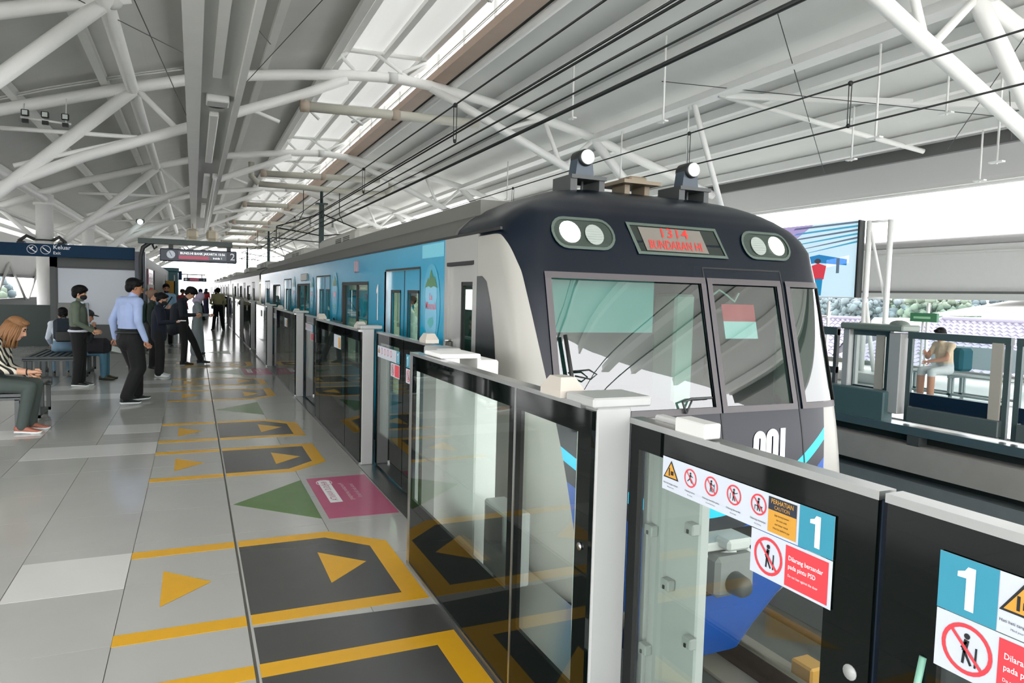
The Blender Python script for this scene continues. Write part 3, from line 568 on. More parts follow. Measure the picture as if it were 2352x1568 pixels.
# coupler bay and coupler
m = MB(); m.box(XC-.5, XC+.45, 4.6, 4.65, -.45, .1); m.box(XC-.5, XC+.45, 3.93, 4.65, -.42, -.4); m.box(XC-.5, XC-.48, 3.93, 4.65, -.42, .08); m.box(XC+.43, XC+.45, 3.93, 4.65, -.42, .08); m.box(XC-.5, XC+.45, 3.93, 4.65, .06, .09); O('coupler_bay', m, [mat('bay_dark', (40, 46, 44), .8)], train)
cp = O('coupler', MB().bev(XC-.17, XC+.17, 3.62, 4.0, -.3, -.02, .03), [MIDGREY], train)
m = MB(); m.bev(XC-.22, XC+.2, 3.7, 4.2, .0, .06, .01); m.bev(XC-.1, XC+.1, 3.6, 3.75, .02, .1, .02); O('electric_head', m, [PALE], cp)
m = MB(); m.tube([(XC+.2,3.8,0),(XC+.28,3.75,-.15),(XC+.22,3.8,-.3),(XC+.32,3.9,-.38)], .022, 8); m.tube([(XC+.1,3.8,0),(XC+.14,3.72,-.2),(XC+.2,3.8,-.36)], .02, 8); m.tube([(XC-.3,3.9,.02),(XC-.2,3.75,-.06),(XC+.05,3.7,-.02)], .018, 8); O('hose', m, [PALE], cp)
m = MB(); m.lathe([(.05,0),(.07,.03),(.08,.12),(.06,.16)], (XC-.02,3.5,-.2), 'y', 16); O('coupler_cone', m, [DKGREY], cp)
m = MB(); m.bev(XC-.45, XC+.4, 3.95, 4.3, -.66, -.42, .02); O('snow_plough', m, [mat('plough_ochre', (150, 116, 66), .6, noise=.2)], train)
# roof equipment: two round lamps on brackets, aerial plate
for s in (-1, 1):
    x = XC+s*.52; zl = 2.81; b = O('roof_lamp', MB().lathe([(.06,0),(.068,.015),(.068,.15),(.05,.18)], (x, 4.93, zl), 'y', 20), [BLACK], train)
    m = MB(); m.lathe([(.058,0),(.058,.012),(.04,.02)], (x, 4.915, zl), 'y', 24); O('lamp_lens', m, [mat('lens_white', (236, 238, 238), .2)], b)
    m = MB(); m.prism([(x-.085,2.66),(x+.085,2.66),(x+.062,zl+.02),(x-.062,zl+.02)], lambda a, q, d: (a, d, q), 4.96, 5.08); O('lamp_housing', m, [mat('housing_blue_grey', (54, 66, 78), .4)], b)
    m = MB(); m.box(x-.16, x+.16, 4.88, 5.2, 2.63, 2.66); m.box(x-.16, x-.1, 4.9, 5.2, 2.42, 2.63); m.box(x+.1, x+.15, 4.9, 5.2, 2.45, 2.63); m.tube([(x,5,2.5),(x,5,2.63)], .012, 6); O('lamp_bracket', m, [DKGREY], b)
m = MB(); m.box(XC-.12, XC+.25, 5.0, 5.4, 2.66, 2.69); m.bev(XC+.0, XC+.18, 5.1, 5.3, 2.69, 2.74, .015); m.box(XC-.05, XC, 5.1, 5.3, 2.58, 2.66); m.box(XC+.15, XC+.2, 5.1, 5.3, 2.56, 2.66); O('roof_aerial', m, [mat('aerial', (120, 108, 88), .5)], train)
# cab flank: side panel in the photo is black beside the cab door
XS = XC-HW
SD = lambda off=0: (lambda y, z, d: (XS-off-d, y, z))
m = MB(); poly(m, SD(.003), [(4.93, -.1), (4.5, -.1), (4.5, 1.0), (4.57, 1.39), (4.65, 1.63), (4.74, 1.8), (4.83, 1.84), (4.93, 1.84)]); O('black_side_panel', m, [mat('panel_black', (20, 26, 26), .25)], train)
m = MB(); poly(m, SD(.006), [(5.08, .93), (4.56, .93), (4.5, .88), (4.5, .8), (4.56, .76), (5.08, .8)]); O('blue_side_stripe', m, [mat('stripe_blue', (0, 92, 150), .3)], train)
# ---- car bodies
def car(y0, y1, blue, first=False, nd=4, firstdoor=None):
    side = [(-.95, -.30), (0, 0), (2.15, 0)]
    bodym = BLUE if blue else SILVER
    # section of side and roof
    rf = [(HW, 2.17), (HW-.02, 2.22), (1.32, 2.3), (1.2, 2.38), (1.0, 2.46), (.7, 2.55), (.36, 2.6), (0, 2.62)]
    sec = rf+[(-a, z) for a, z in reversed(rf[:-1])]
    mb = MB(); n = len(sec); yr = 5.45 if first else y0; vs = [(XC+a, y, z) for y in (yr, y1) for a, z in sec]
    mb.add(vs, [(i, i+1, n+i+1, n+i) for i in range(n-1)], True); mb.add([(XC+a, y1, z) for a, z in sec], [tuple(range(n))]); mb.add([(XC+a, yr, z) for a, z in sec], [tuple(range(n))])
    O('roof_shell', mb, [ROOFD], train)
    pitch = 4.8; doors = [firstdoor+k*pitch for k in range(nd)] if firstdoor else [y0+2.6+k*pitch for k in range(nd)]
    dw, dz0, dz1 = .64, .0, 1.93
    wins = []
    for k in range(nd-1): wins.append((doors[k]+1.5, doors[k]+3.15, .75, 1.81))
    holes = [(d-dw, d+dw, dz0, dz1) for d in doors]+wins
    # near side wall as grid with openings; far side plain
    ys = sorted(set([y0+(1.85 if first else 0), y1]+[v for h in holes for v in h[:2]])); zs = [-.35, 0, .75, 1.81, 1.93, 2.17]
    mb = MB(); idx = {}
    for X0, opening in ((XS, True), (XC+HW, False)):
        o = len(mb.v)
        for z in zs:
            for y in ys: mb.v.append((X0, y, z))
        for j in range(len(zs)-1):
            for i in range(len(ys)-1):
                if opening and any(ys[i] >= a-1e-6 and ys[i+1] <= b+1e-6 and zs[j] >= c-1e-6 and zs[j+1] <= d+1e-6 for a, b, c, d in holes): continue
                mb.f.append([o+j*len(ys)+i, o+j*len(ys)+i+1, o+(j+1)*len(ys)+i+1, o+(j+1)*len(ys)+i]); mb.mi.append(0); mb.sm.append(False)
    mb.box(XC-HW+.02, XC+HW-.02, y1-.06, y1-.02, -.3, 2.15)
    body = O('car_body', mb, [bodym], train)
    # lining: floor, far inner wall, ceiling
    m = MB(); m.box(XC-1.4, XC+1.4, y0+.1 if not first else 6.0, y1-.1, -.05, .02); m.box(XC+1.3, XC+1.38, y0+.1 if not first else 6, y1-.1, 0, .85); m.box(XC-1.3, XC+1.38, y0+.1 if not first else 6, y1-.1, 2.0, 2.05); m.box(XC+1.32, XC+1.38, y0+.1 if not first else 6, y1-.1, 1.75, 2.05)
    for q in doors[:-1]: m.box(XC+1.3, XC+1.38, q+.75, q+1.5, .85, 1.8); m.box(XC+1.3, XC+1.38, q+3.15, q+4.05, .85, 1.8)
    for q in range(int(y0)+3, int(y1), 4): m.box(XC+.8, XC+1.3, q, q+2.2, .0, .45)
    O('car_lining', m, [CREAM], body)
    m = MB()
    for s_ in (-.5, .5): m.box(XC+s_-.06, XC+s_+.06, (6.1 if first else y0+.5), y1-.5, 1.985, 1.998)
    O('ceiling_lamp', m, [mat('car_lamp', (255, 252, 240), .3, emit=(255, 250, 235), es=7)], body)
    m = MB(); m.box(XC-1.36, XC+1.36, y0+.2, y1-.2, -.85, -.35); O('underframe', m, [BLACK], train)
    DM = bodym
    for d in doors:
        dr = O('passenger_door', MB().box(XS+.03, XS+.06, d-dw, d-.005, .0, .62), [DM], train)
        m = MB()
        for a, b in ((d-dw, d-.006), (d+.006, d+dw)):
            m.box(XS+.03, XS+.06, a, b, .0, .62); m.box(XS+.03, XS+.06, a, b, 1.72, dz1); m.box(XS+.03, XS+.06, a, a+.13, .62, 1.72); m.box(XS+.03, XS+.06, b-.13, b, .62, 1.72)
        dr.data = mesh('passenger_door', m, [DM])
        m = MB(); m.box(XS+.04, XS+.046, d-dw+.12, d-.13, .62, 1.72); m.box(XS+.04, XS+.046, d+.13, d+dw-.12, .62, 1.72); O('door_window', m, [WINGLASS], dr)
        m = MB(); m.box(XS+.0, XS+.06, d+dw-.0, d+dw+.07, 0, dz1); m.m = 1; m.box(XS-.004, XS+.01, d-dw-.01, d+dw+.02, dz1, dz1+.02); m.box(XS-.004, XS+.05, d-dw-.02, d-dw, 0, dz1); m.box(XS+.028, XS+.032, d-.012, d+.012, 0, dz1); O('door_jamb', m, [STEEL, RUBBER], dr)
        m = MB()
        for a, b in ((d-dw+.12, d-.13), (d+.13, d+dw-.12)):
            m.box(XS+.024, XS+.034, a, b, 1.70, 1.73); m.box(XS+.024, XS+.034, a, a+.018, .62, 1.72); m.box(XS+.024, XS+.034, b-.018, b, .62, 1.72)
        O('door_seal', m, [RUBBER], dr)
    for a, b, c, d in wins:
        wn = O('car_window', MB().box(XS+.03, XS+.036, a, b, c, d), [WINGLASS], train)
        m = MB(); m.box(XS-.004, XS+.05, a-.01, a+.03, c, d); m.box(XS-.004, XS+.05, b-.06, b+.02, c, d); m.box(XS-.004, XS+.05, a, b, d-.02, d+.02); m.box(XS-.004, XS+.05, a, b, c-.03, c+.02); m.box(XS+.02, XS+.05, a+.75, a+.8, c, d); O('window_frame', m, [RUBBER], wn)
    m = MB(); m.box(XS-.006, XS+.01, y0+.0, y1, 2.155, 2.175); O('gutter_line', m, [RUBBER], body)
    return body, doors
body1, doors1 = car(4.5, 23.6, True, True, 4, 7.03)
# grey cab flank with crew door
m = MB()
for (a, b, c, d) in ((4.92, 5.02, -.3, 2.17), (5.02, 5.6, 1.93, 2.17), (5.6, 5.68, -.3, 2.17), (5.68, 6.36, -.3, 0)): m.box(XS-.001, XS+.02, a, b, c, d)
O('cab_flank', m, [SILVER], train)
cd = O('crew_door', MB().box(XS+.02, XS+.05, 5.02, 5.6, -.1, 1.93), [SILVER], train)
m = MB()
for (a, b, c, d) in ((5.02, 5.04, -.1, 1.93), (5.3, 5.6, -.1, 1.93), (5.04, 5.3, -.1, .9), (5.04, 5.3, 1.78, 1.93)): m.box(XS+.02, XS+.05, a, b, c, d)
cd.data = mesh('crew_door', m, [SILVER])
m = MB(); m.box(XS+.03, XS+.036, 5.04, 5.3, .9, 1.78); O('crew_door_window', m, [WINGLASS], cd)
m = MB(); m.box(XS+.015, XS+.03, 5.03, 5.045, .9, 1.8); m.box(XS+.015, XS+.03, 5.29, 5.31, .9, 1.8); m.box(XS+.015, XS+.03, 5.03, 5.31, 1.77, 1.8); m.box(XS-.004, XS+.03, 5.0, 5.62, 1.93, 1.96); O('door_seal', m, [RUBBER], cd)
m = MB(); m.tube([(XS-.05, 5.5, .7), (XS-.05, 5.5, 1.32)], .014, 8); m.tube([(XS-.05, 5.5, 1.32), (XS+.01, 5.5, 1.32)], .012, 6); m.box(XS-.01, XS+.02, 5.41, 5.45, 1.22, 1.34); O('grab_rail', m, [STEEL], train)
m = MB(); m.box(XS-.002, XS+.02, 5.68, 6.36, 0, 2.17); O('blue_front_panel', m, [BLUE], train)
m = MB(); patch(m, SD(.004), 5.7, 6.32, 2.02, 2.14, 1, 1); O('pale_sheen', m, [mat('sheen_pale', (96, 196, 220), .25)], train)  # reflected sheen near the panel top, painted as a flat pale patch
# printed adverts on the blue side: bottle silhouettes, digit 1
BOT = mat('bottle_print', (110, 184, 214), .25); MTN = mat('mountain_print', (40, 112, 52), .3); REDP = mat('red_print', (226, 66, 84), .3)
def bottle(y, zc, s, txt):
    f = lambda a, b, d: (XS-.005-d, y-a*s*1.5, zc+b*s)
    m = MB(); poly(m, f, [(.21*math.cos(2*PI*k/28), .0+.46*math.sin(2*PI*k/28)) for k in range(28)]); b = O('glow_print', m, [mat('glow_print', (36, 160, 194), .25)], train)
    f1 = lambda a, c, d: (XS-.0065, y-a*s*1.5, zc+c*s)
    m = MB(); poly(m, f1, [(-.09,-.33),(.09,-.33),(.13,-.27),(.14,-.1),(.12,.02),(.14,.1),(.13,.2),(.06,.3),(-.06,.3),(-.13,.2),(-.14,.1),(-.12,.02),(-.14,-.1),(-.13,-.27)]); O('bottle_print', m, [BOT], b)
    f2 = lambda a, c, d: (XS-.008, y-a*s*1.5, zc+c*s)
    m = MB(); poly(m, f2, [(-.15,.19),(-.07,.31),(-.045,.28),(.0,.4),(.05,.3),(.08,.32),(.15,.19),(.06,.21),(0,.19),(-.06,.21)]); O('mountain_print', m, [MTN], b)
    if txt:
        m = text_mb('Le', .11, lambda a, c, d: f2(a*.7, c+.09, 0), bold=.004); text_mb('Minerale', .12, lambda a, c, d: f2(a*.62, c-.01, 0), m, bold=.003); O('lettering', m, [REDP], b)
    else: m = MB(); poly(m, f2, [(.07*math.cos(2*PI*k/12), .04+.06*math.sin(2*PI*k/12)) for k in range(12)]); O('red_print', m, [mat('pale_red_print', (214, 140, 160), .3)], b)
    m = MB(); poly(m, f2, [(-.08,-.2),(0,-.26),(.08,-.2),(.04,-.13),(-.04,-.15)]); O('leaf_print', m, [mat('teal_print', (64, 170, 170), .3)], b)
def bottle2(y, z0, z1, wd=.09):
    m = MB(); f = SD(.005); poly(m, f, [(y-wd, z0), (y+wd, z0), (y+wd*.7, z0+.2), (y+wd, z0+.3), (y+wd, z1-.05), (y+wd*.6, z1), (y-wd*.6, z1), (y-wd, z1-.05), (y-wd, z0+.3), (y-wd*.7, z0+.2)]); O('small_bottle_print', m, [mat('lilac_print', (146, 170, 212), .3)], train)
bottle(6.03, 1.6, .8, True); bottle2(6.1, .8, 1.25); bottle2(8.25, .7, 1.25, .1)
bottle(10.75, 1.62, .8, False); bottle2(10.8, .7, 1.3); bottle(15.5, 1.62, .8, False); bottle(13.0, 1.62, .7, False); bottle2(13, .7, 1.2)
m = MB(); f_ = lambda a, b, d: (XS-.006, 8.05-a, 1.58+b); poly(m, f_, [(.0,-.2),(.045,-.2),(.045,.21),(.01,.21),(-.04,.15),(-.04,.1),(.0,.13)]); O('car_digit', m, [TEXTW], train)
m = MB(); m.bev(XS-.03, XS+.01, 9.1, 9.26, 1.95, 2.1, .01); O('side_lamp', m, [mat('side_lamp', (150, 130, 140), .4)], train)
m = MB(); m.bev(XS-.015, XS+.01, 13.6, 14.4, 1.88, 2.02, .01); O('side_display', m, [mat('side_display', (110, 112, 92), .3)], train)
# roof units
ACM = mat('roof_unit', (168, 168, 160), .5, noise=.05)
def roof_unit(y0, y1):
    b = O('roof_unit', MB().bev(XC-1.02, XC+1.02, y0, y1, 2.44, 2.72, .06), [ACM], train)
    m = MB()
    for k in range(2):
        for j in range(5): m.box(XC-1.03, XC-.99, y0+.5+k*.7, y0+1.0+k*.7, 2.5+j*.028, 2.512+j*.028)
    O('vent', m, [BLACK], b)
for y in (11.3, 17.5): roof_unit(y, y+3.6)
m = MB(); m.box(XC-1.25, XC-1.0, 5.35, 23.4, 2.34, 2.47); m.box(XC+1.0, XC+1.25, 5.35, 23.4, 2.34, 2.47); O('roof_side_cover', m, [mat('roof_cover', (98, 98, 92), .5)], train)
for i in range(1, 5):
    y0 = 23.6+.5+(i-1)*19.6
    car(y0, y0+19.1, False, False, 4, y0+2.6)
    m = MB(); m.bev(XC-1.25, XC+1.25, y0-.5, y0, -.2, 2.2, .05); O('gangway_bellows', m, [BLACK], train)
    for q in (3, 11): roof_unit(y0+q, y0+q+3.6)
# ================================================================ PLATFORM SCREEN DOORS
ICON = INK
def no_ring(mb_red, mb_ink, f, cx, cy, r, kind):
    ring(mb_red, f, cx, cy, r*.84, r, 26)
    f2 = lambda a, b, d: f(a, b, .0006)
    # little standing / running figure and a strip of door
    ink = mb_ink; s = r
    def c(x, y, rr): ink.add([f(cx+x*s+rr*s*math.cos(2*PI*k/10), cy+y*s+rr*s*math.sin(2*PI*k/10), 0) for k in range(10)], [tuple(range(10))])
    c(.0, .52, .12); bar(ink, f, (cx, cy+.38*s), (cx-.08*s, cy-.1*s), .2*s)
    if kind == 'run': bar(ink, f, (cx-.05*s, cy-.05*s), (cx-.45*s, cy-.4*s), .1*s); bar(ink, f, (cx-.05*s, cy-.05*s), (cx+.25*s, cy-.5*s), .1*s); bar(ink, f, (cx, cy+.3*s), (cx+.4*s, cy+.15*s), .08*s)
    else: bar(ink, f, (cx-.08*s, cy-.08*s), (cx-.12*s, cy-.6*s), .1*s); bar(ink, f, (cx-.08*s, cy-.08*s), (cx+.2*s, cy-.58*s), .1*s); bar(ink, f, (cx, cy+.3*s), (cx-.2*s, cy+.0*s), .08*s)
    if kind == 'lean': bar(ink, f, (cx+.38*s, cy+.2*s), (cx+.36*s, cy-.6*s), .08*s)
    if kind == 'push': bar(ink, f, (cx+.1*s, cy+.2*s), (cx+.5*s, cy+.1*s), .08*s); bar(ink, f, (cx+.45*s, cy+.3*s), (cx+.45*s, cy-.5*s), .07*s)
    if kind == 'climb': bar(ink, f, (cx-.5*s, cy-.15*s), (cx+.5*s, cy-.15*s), .07*s); bar(ink, f, (cx-.45*s, cy-.15*s), (cx-.45*s, cy-.55*s), .07*s); bar(ink, f, (cx+.4*s, cy-.15*s), (cx+.4*s, cy-.55*s), .07*s)
    if kind == 'hand': bar(ink, f, (cx-.5*s, cy+.1*s), (cx-.5*s, cy-.5*s), .07*s); bar(ink, f, (cx+.1*s, cy+.15*s), (cx+.5*s, cy+.3*s), .08*s)
    bar(mb_red, f2, (cx-.6*s, cy+.6*s), (cx+.6*s, cy-.6*s), r*.13)
def psd_strip(parent, X, y0, y1, z0, z1, one_right=True, full=True):
    """notice strip: f maps strip coordinates a (0..w, left to right for a passenger) and b (height) to the glass"""
    w = y1-y0; h = z1-z0
    f = lambda a, b, d: (X-.004-d, y1-a, z0+b)
    m = MB(); rect(m, f, 0, w, 0, h); st = O('notice_strip', m, [SIGNW], parent)
    f1 = lambda a, b, d: f(a, b, .0012+d)
    ow = h*1.0; ox = w-ow if one_right else 0
    m = MB(); rect(m, f1, ox, ox+ow, 0, h); O('cyan_field', m, [CYANS], st)
    m = MB(); poly(m, lambda a, b, d: f(ox+ow*.5+a*h, h*.5+b*h, .0022), [(-.02,-.37),(.13,-.37),(.13,.37),(.0,.37),(-.05,.29),(-.17,.25),(-.17,.16),(-.02,.17)]); O('digit', m, [TEXTW], st)
    red = MB(); ink = MB(); base = 0 if one_right else ow
    icx = lambda k: base+(.045+.095*k)*(w/.67)
    x = icx(0); tri = MB(); dark = MB()
    poly(dark, f1, [(x-h*.36, h*.38), (x+h*.36, h*.38), (x, h*.93)]); g = lambda a, b, d: f(a, b, .0016)
    poly(tri, g, [(x-h*.29, h*.42), (x+h*.29, h*.42), (x, h*.85)]); bar(ink, lambda a, b, d: f(a, b, .0022), (x-h*.07, h*.46), (x-h*.07, h*.7), h*.05); rect(ink, lambda a, b, d: f(a, b, .0022), x, x+h*.13, h*.5, h*.62)
    O('warning_triangle', dark, [INK], st); O('warning_fill', tri, [AMBER], st)
    if full:
        for k, kd in enumerate(('run', 'push', 'hand', 'climb')): no_ring(red, ink, lambda a, b, d: f(a, b, .0016+d), icx(k+1), h*.62, h*.27, kd)
        for k in range(5):
            xx = icx(k); 
            for (s, q, tt) in ((.17, .045, 'Dilarang keras'), (.09, .03, 'Do not')): text_mb(['Hati hati tangan terjepit','Dilarang berlari','Dilarang memaksa pintu','Dilarang bersandar','Dilarang memanjat'][k] if q > .04 else ['Mind your hands','No running','Do not force doors','Do not lean','No climbing'][k], h*q*1.6, lambda a, b, d: f(xx+a, h*s*1.3+b, .0016), ink)
        if one_right:
            ax = w-ow-h*.98; m = MB(); rect(m, f1, ax, ax+h*.9, h*.06, h*.94); O('caution_field', m, [AMBER], st)
            m = MB(); rect(m, g, ax, ax+h*.9, h*.62, h*.94); O('caution_header', m, [NAVYD], st)
            m = text_mb('PERHATIAN', h*.16, lambda a, b, d: f(ax+h*.45+a*.85, h*.84+b, .0024), bold=.01); text_mb('CAUTION', h*.13, lambda a, b, d: f(ax+h*.45+a*.85, h*.7+b, .0024), m); O('caution_lettering', m, [AMBER], st)
            for k in range(4): text_mb(['Jaga barang bawaan','dan anak anda','saat keluar masuk','Mind the platform gap'][k], h*.07, lambda a, b, d: f(ax+h*.45+a*.85, h*(.52-k*.11)+b, .0024), ink)
    else:
        for k in range(4): ring(red, f1, icx(k+1), h*.6, h*.22, h*.28, 12)
    O('red_rings', red, [RED], st); O('pictograms', ink, [ICON], st)
    return st
def psd_lean(parent, X, y0, y1, z0, z1, full=True):
    w = y1-y0; h = z1-z0; f = lambda a, b, d: (X-.004-d, y1-a, z0+b)
    m = MB(); rect(m, f, 0, w, 0, h); st = O('lean_notice', m, [SIGNW], parent)
    m = MB(); rect(m, lambda a, b, d: f(a, b, .001), w*.46, w*.96, h*.06, h*.94); O('red_field', m, [RED], st)
    red = MB(); ink = MB(); no_ring(red, ink, lambda a, b, d: f(a, b, .0014+d), w*.24, h*.5, h*.42, 'lean'); O('red_ring', red, [RED], st); O('pictogram', ink, [INK], st)
    if full:
        m = text_mb('Dilarang bersandar', h*.14, lambda a, b, d: f(w*.5+a*.85, h*.68+b, .002), bold=.01, align='LEFT'); text_mb('pada pintu PSD', h*.14, lambda a, b, d: f(w*.5+a*.85, h*.5+b, .002), m, bold=.01, align='LEFT'); text_mb('Do not lean against the door', h*.08, lambda a, b, d: f(w*.5+a*.85, h*.3+b, .002), m, align='LEFT'); O('lettering', m, [TEXTW], st)
def pane(parent, X, y0, y1, z0, z1, top=.09, bot=.43, l=.05, r=.05, t=.016, gap=.004):
    """glass pane with a black printed border; l is the far side"""
    y0 += gap; y1 -= gap
    g = O('glass_pane', MB().box(X, X+t, y0+r, y1-l, z0+bot, z1-top), [GLASS], parent)
    m = MB(); m.box(X, X+t, y0, y1, z1-top, z1); m.box(X, X+t, y0, y1, z0, z0+bot); m.box(X, X+t, y0, y0+r, z0+bot, z1-top); m.box(X, X+t, y1-l, y1, z0+bot, z1-top); O('black_border', m, [BLKGLASS], g)
    return g
def beacon(parent, x, y, z):
    m = MB(); a, b = .05, .08; vs = [(x+sx*a*k, y+sy*b*k2, z+h) for (k, k2, h) in ((1,1,0),(1,1,.025),(.6,.55,.07)) for sx, sy in ((-1,-1),(1,-1),(1,1),(-1,1))]
    m.add(vs, [(3,2,1,0),(8,9,10,11)]+[(l*4+i, l*4+(i+1)%4, l*4+4+(i+1)%4, l*4+4+i) for l in (0,1) for i in range(4)]); O('beacon', m, [mat('beacon_cream', (186, 180, 170), .3)], parent)
def end_post(parent, X, y, H, w=.15, d=.13):
    p = O('post', MB().bev(X, X+w, y, y+d, 0, H, .006), [PSDW], parent)
    m = MB(); m.bev(X-.02, X+w+.08, y-.004, y+d+.06, H, H+.035, .006); O('post_cap', m, [PSDW], p)
    m = MB(); m.box(X+w, X+w+.012, y+.02, y+.06, 0, H-.02); O('rubber_strip', m, [RUBBER], p)
    return p
# near fixed screen
XN = 1.22
s = thing('platform_screen', (XN, 3.1, 0), 'nearest tall glass platform screen with steel end post and black borders', 'platform screen', 'fixed glass platform screens')
m = MB(); m.box(XN-.002, XN+.05, 4.17, 4.215, 0, 1.335); O('end_stile', m, [STEEL], s)
pane(s, XN, 2.65, 4.17, .02, 1.32, .085, .42, .04, .05); pane(s, XN, 2.025, 2.64, .02, 1.32, .085, .3, .05, .09)
m = MB(); m.box(XN-.002, XN+.02, 2.637, 2.653, 0, 1.32); O('mullion', m, [STEEL], s)
m = MB(); m.box(XN-.004, XN+.06, 2.1, 4.215, 1.32, 1.338); O('top_rail', m, [STEEL], s)
m = MB(); m.box(XN-.006, XN+.016, 2.03, 4.215, 0, .025); O('bottom_rail', m, [STEEL], s)
end_post(s, XN+.017, 2.02, 1.33, .135, .13); O('key_lock', MB().lathe([(.014,0),(.014,.006)], (XN-.006, 2.08, .84), 'x', 12), [STEEL], s); beacon(s, XN+.03, 2.3, 1.338)
m = MB()
for k in range(4): m.box(XN+.02, XN+.03, 3.3-.1*k, 3.33-.1*k, 1.25, 1.31); m.box(XN+.02, XN+.03, 2.5-.08*k, 2.52-.08*k, 1.25, 1.31)
O('rail_slots', m, [PALE], s)
m = MB(); m.bev(XN+.26, XN+.4, 3.76, 4.5, .1, 1.325, .01); m.bev(XN+.03, XN+.27, 3.72, 4.02, 1.34, 1.365, .005); m.box(XN+.05, XN+.15, 3.74, 3.76, 1.25, 1.34); m.box(XN+.25, XN+.27, 3.72, 4.0, 1.27, 1.34); O('drive_cabinet', m, [WHITE], s)
bx = O('lock_box', MB().bev(XN+.27, XN+.4, 3.28, 3.62, .16, .56, .01), [PSDW], s); m = MB(); m.box(XN+.262, XN+.272, 3.34, 3.58, .34, .54); O('lock_box_lid', m, [STEEL], bx)
m = MB(); m.bev(XN+.24, XN+.32, 2.36, 2.55, .2, 1.2, .008); O('support_column', m, [WHITE], s)
# nearest sliding leaves
XL = 1.37
def leaf(x, y0, y1, H, label, wide_near, notice='A', full=True):
    d = thing('platform_screen_door', (x, (y0+y1)/2, 0), label, 'sliding door', 'sliding platform screen doors')
    wl, wr = (.05, .13) if wide_near else (.13, .04)
    pane(d, x, y0, y1, .02, H, .08, .32, wl, wr)
    m = MB(); m.box(x-.004, x+.05, y0, y1, H, H+.02); O('top_rail', m, [STEEL], d)
    m = MB(); m.box(x+.012, x+.05, y0, y0+.02, 0, H); m.box(x+.012, x+.05, y1-.02, y1, 0, H); O('side_stile', m, [NAVYD], d)
    return d
la = leaf(XL, 1.05, 2.02, 1.275, 'nearest sliding glass door leaf with the long row of notices, its number at the right', True)
psd_strip(la, XL, 1.16, 1.825, 1.1, 1.205, True); psd_lean(la, XL, 1.16, 1.425, .98, 1.098)
m = MB(); m.bev(XL+.06, XL+.1, 1.71, 1.97, .02, 1.31, .006); bp = O('back_panel', m, [mat('panel_grey', (184, 185, 183), .5)], la)
m = MB(); m.bev(XL+.06, XL+.14, 1.985, 2.015, .02, 1.29, .004); O('guide_profile', m, [PALE], la)
for (y, z) in ((1.94, .92), (1.73, .99), (1.84, .77), (1.95, .5), (1.72, .63)):
    m = MB(); m.bev(XL+.03, XL+.06, y-.022, y+.022, z-.018, z+.018, .004); o = O('clip', m, [PSDW], la); m = MB(); m.box(XL+.026, XL+.031, y-.004, y+.004, z-.012, z+.0); O('clip_slot', m, [INK], o)
m = MB(); m.bev(XL-.13+.1, XL+.03, 1.6, 1.74, 1.3, 1.345, .004); O('top_box', m, [PALE], la)
m = MB(); m.lathe([(.018,0),(.018,.003)], (XL-.003, 1.1, .86), 'x', 14); O('door_knob', m, [PSDW], la)
lb = leaf(XL, .05, 1.035, 1.275, 'sliding glass door leaf cut off by the right edge of the photo, number at its left', False)
psd_strip(lb, XL, .25, .905, 1.1, 1.215, False); psd_lean(lb, XL, .64, .905, .98, 1.098)
m = MB(); m.tube([(XL-.01, .94, .1), (XL-.01, .935, .9), (XL+.0, .93, .98)], .008, 6); O('green_seal', m, [mat('seal_green', (120, 170, 150), .4)], lb)
# sections along the platform
PY = [6.84+4.8*k for k in range(12)]
XF = 1.48
def section(y0, y1, first):
    s = thing('platform_screen', (XF, y0, 0), 'glass platform screen', 'platform screen', 'fixed glass platform screens'); H = 1.31
    m = MB(); m.box(XF-.002, XF+.05, y1-.03, y1, 0, H+.01); O('end_stile', m, [BLACK], s)
    pane(s, XF, y0+.005, y0+.75, .02, H, .09, .3, .05, .05); pane(s, XF, y0+.76, y0+2.42, .02, H, .09, .42, .05, .05); pane(s, XF, y0+2.43, y1-.03, .02, H, .09, .3, .05, .05)
    m = MB(); m.box(XF-.004, XF+.06, y0+.1, y1, H, H+.018); O('top_rail', m, [STEEL], s)
    m = MB(); m.box(XF-.006, XF+.016, y0+.005, y1, 0, .025); O('bottom_rail', m, [STEEL], s)
    end_post(s, XF+.017, y0, H+.03, .115, .12); beacon(s, XF+.06, y0+.3, H+.02); beacon(s, XF+.06, y1-.1, H+.02)
    m = MB(); rect(m, lambda a, b, d: (XF-.004, y0+1.0+a, 1.06+b), 0, .42, 0, .15); n = O('small_notice', m, [SIGNW], s); m = MB(); rect(m, lambda a, b, d: (XF-.0055, y0+1.02+a, 1.07+b), 0, .12, 0, .12); O('caution_field', m, [AMBER], n)
    m = MB(); m.bev(XF+.1, XF+.26, y1-.5, y1-.1, 0, H, .01); O('drive_cabinet', m, [DKGREY], s)
    return s
def leafpair(y0, y1, first):
    out = []
    for k, (a, b) in enumerate((((y0+y1)/2, y1), (y0, (y0+y1)/2))):
        d = leaf(XF+.15, a+.005, b-.005, 1.3, 'x', k == 0)
        m = MB(); m.bev(XF+.18, XF+.22, b-.3, b-.06, .05, 1.3, .006); O('back_panel', m, [PSDW], d)
        if k == 0: psd_strip(d, XF+.15, a+.1, b-.09, 1.08, 1.19, True, False); psd_lean(d, XF+.15, a+.1, a+.4, .95, 1.07, False)
        else: psd_strip(d, XF+.15, a+.09, b-.1, 1.08, 1.19, False, False); psd_lean(d, XF+.15, b-.4, b-.1, .95, 1.07, False)
        out.append(d)
    return out
s1 = section(6.84, 9.62, True); s1['label'] = 'second glass platform screen from the camera, reflecting the yellow floor lines'
lp = leafpair(4.85, 6.84, True)
lp[0]['label'] = 'sliding glass door leaf beside the second screen post, notices at its top'; lp[1]['label'] = 'sliding glass door leaf mostly hidden behind the nearest screen'
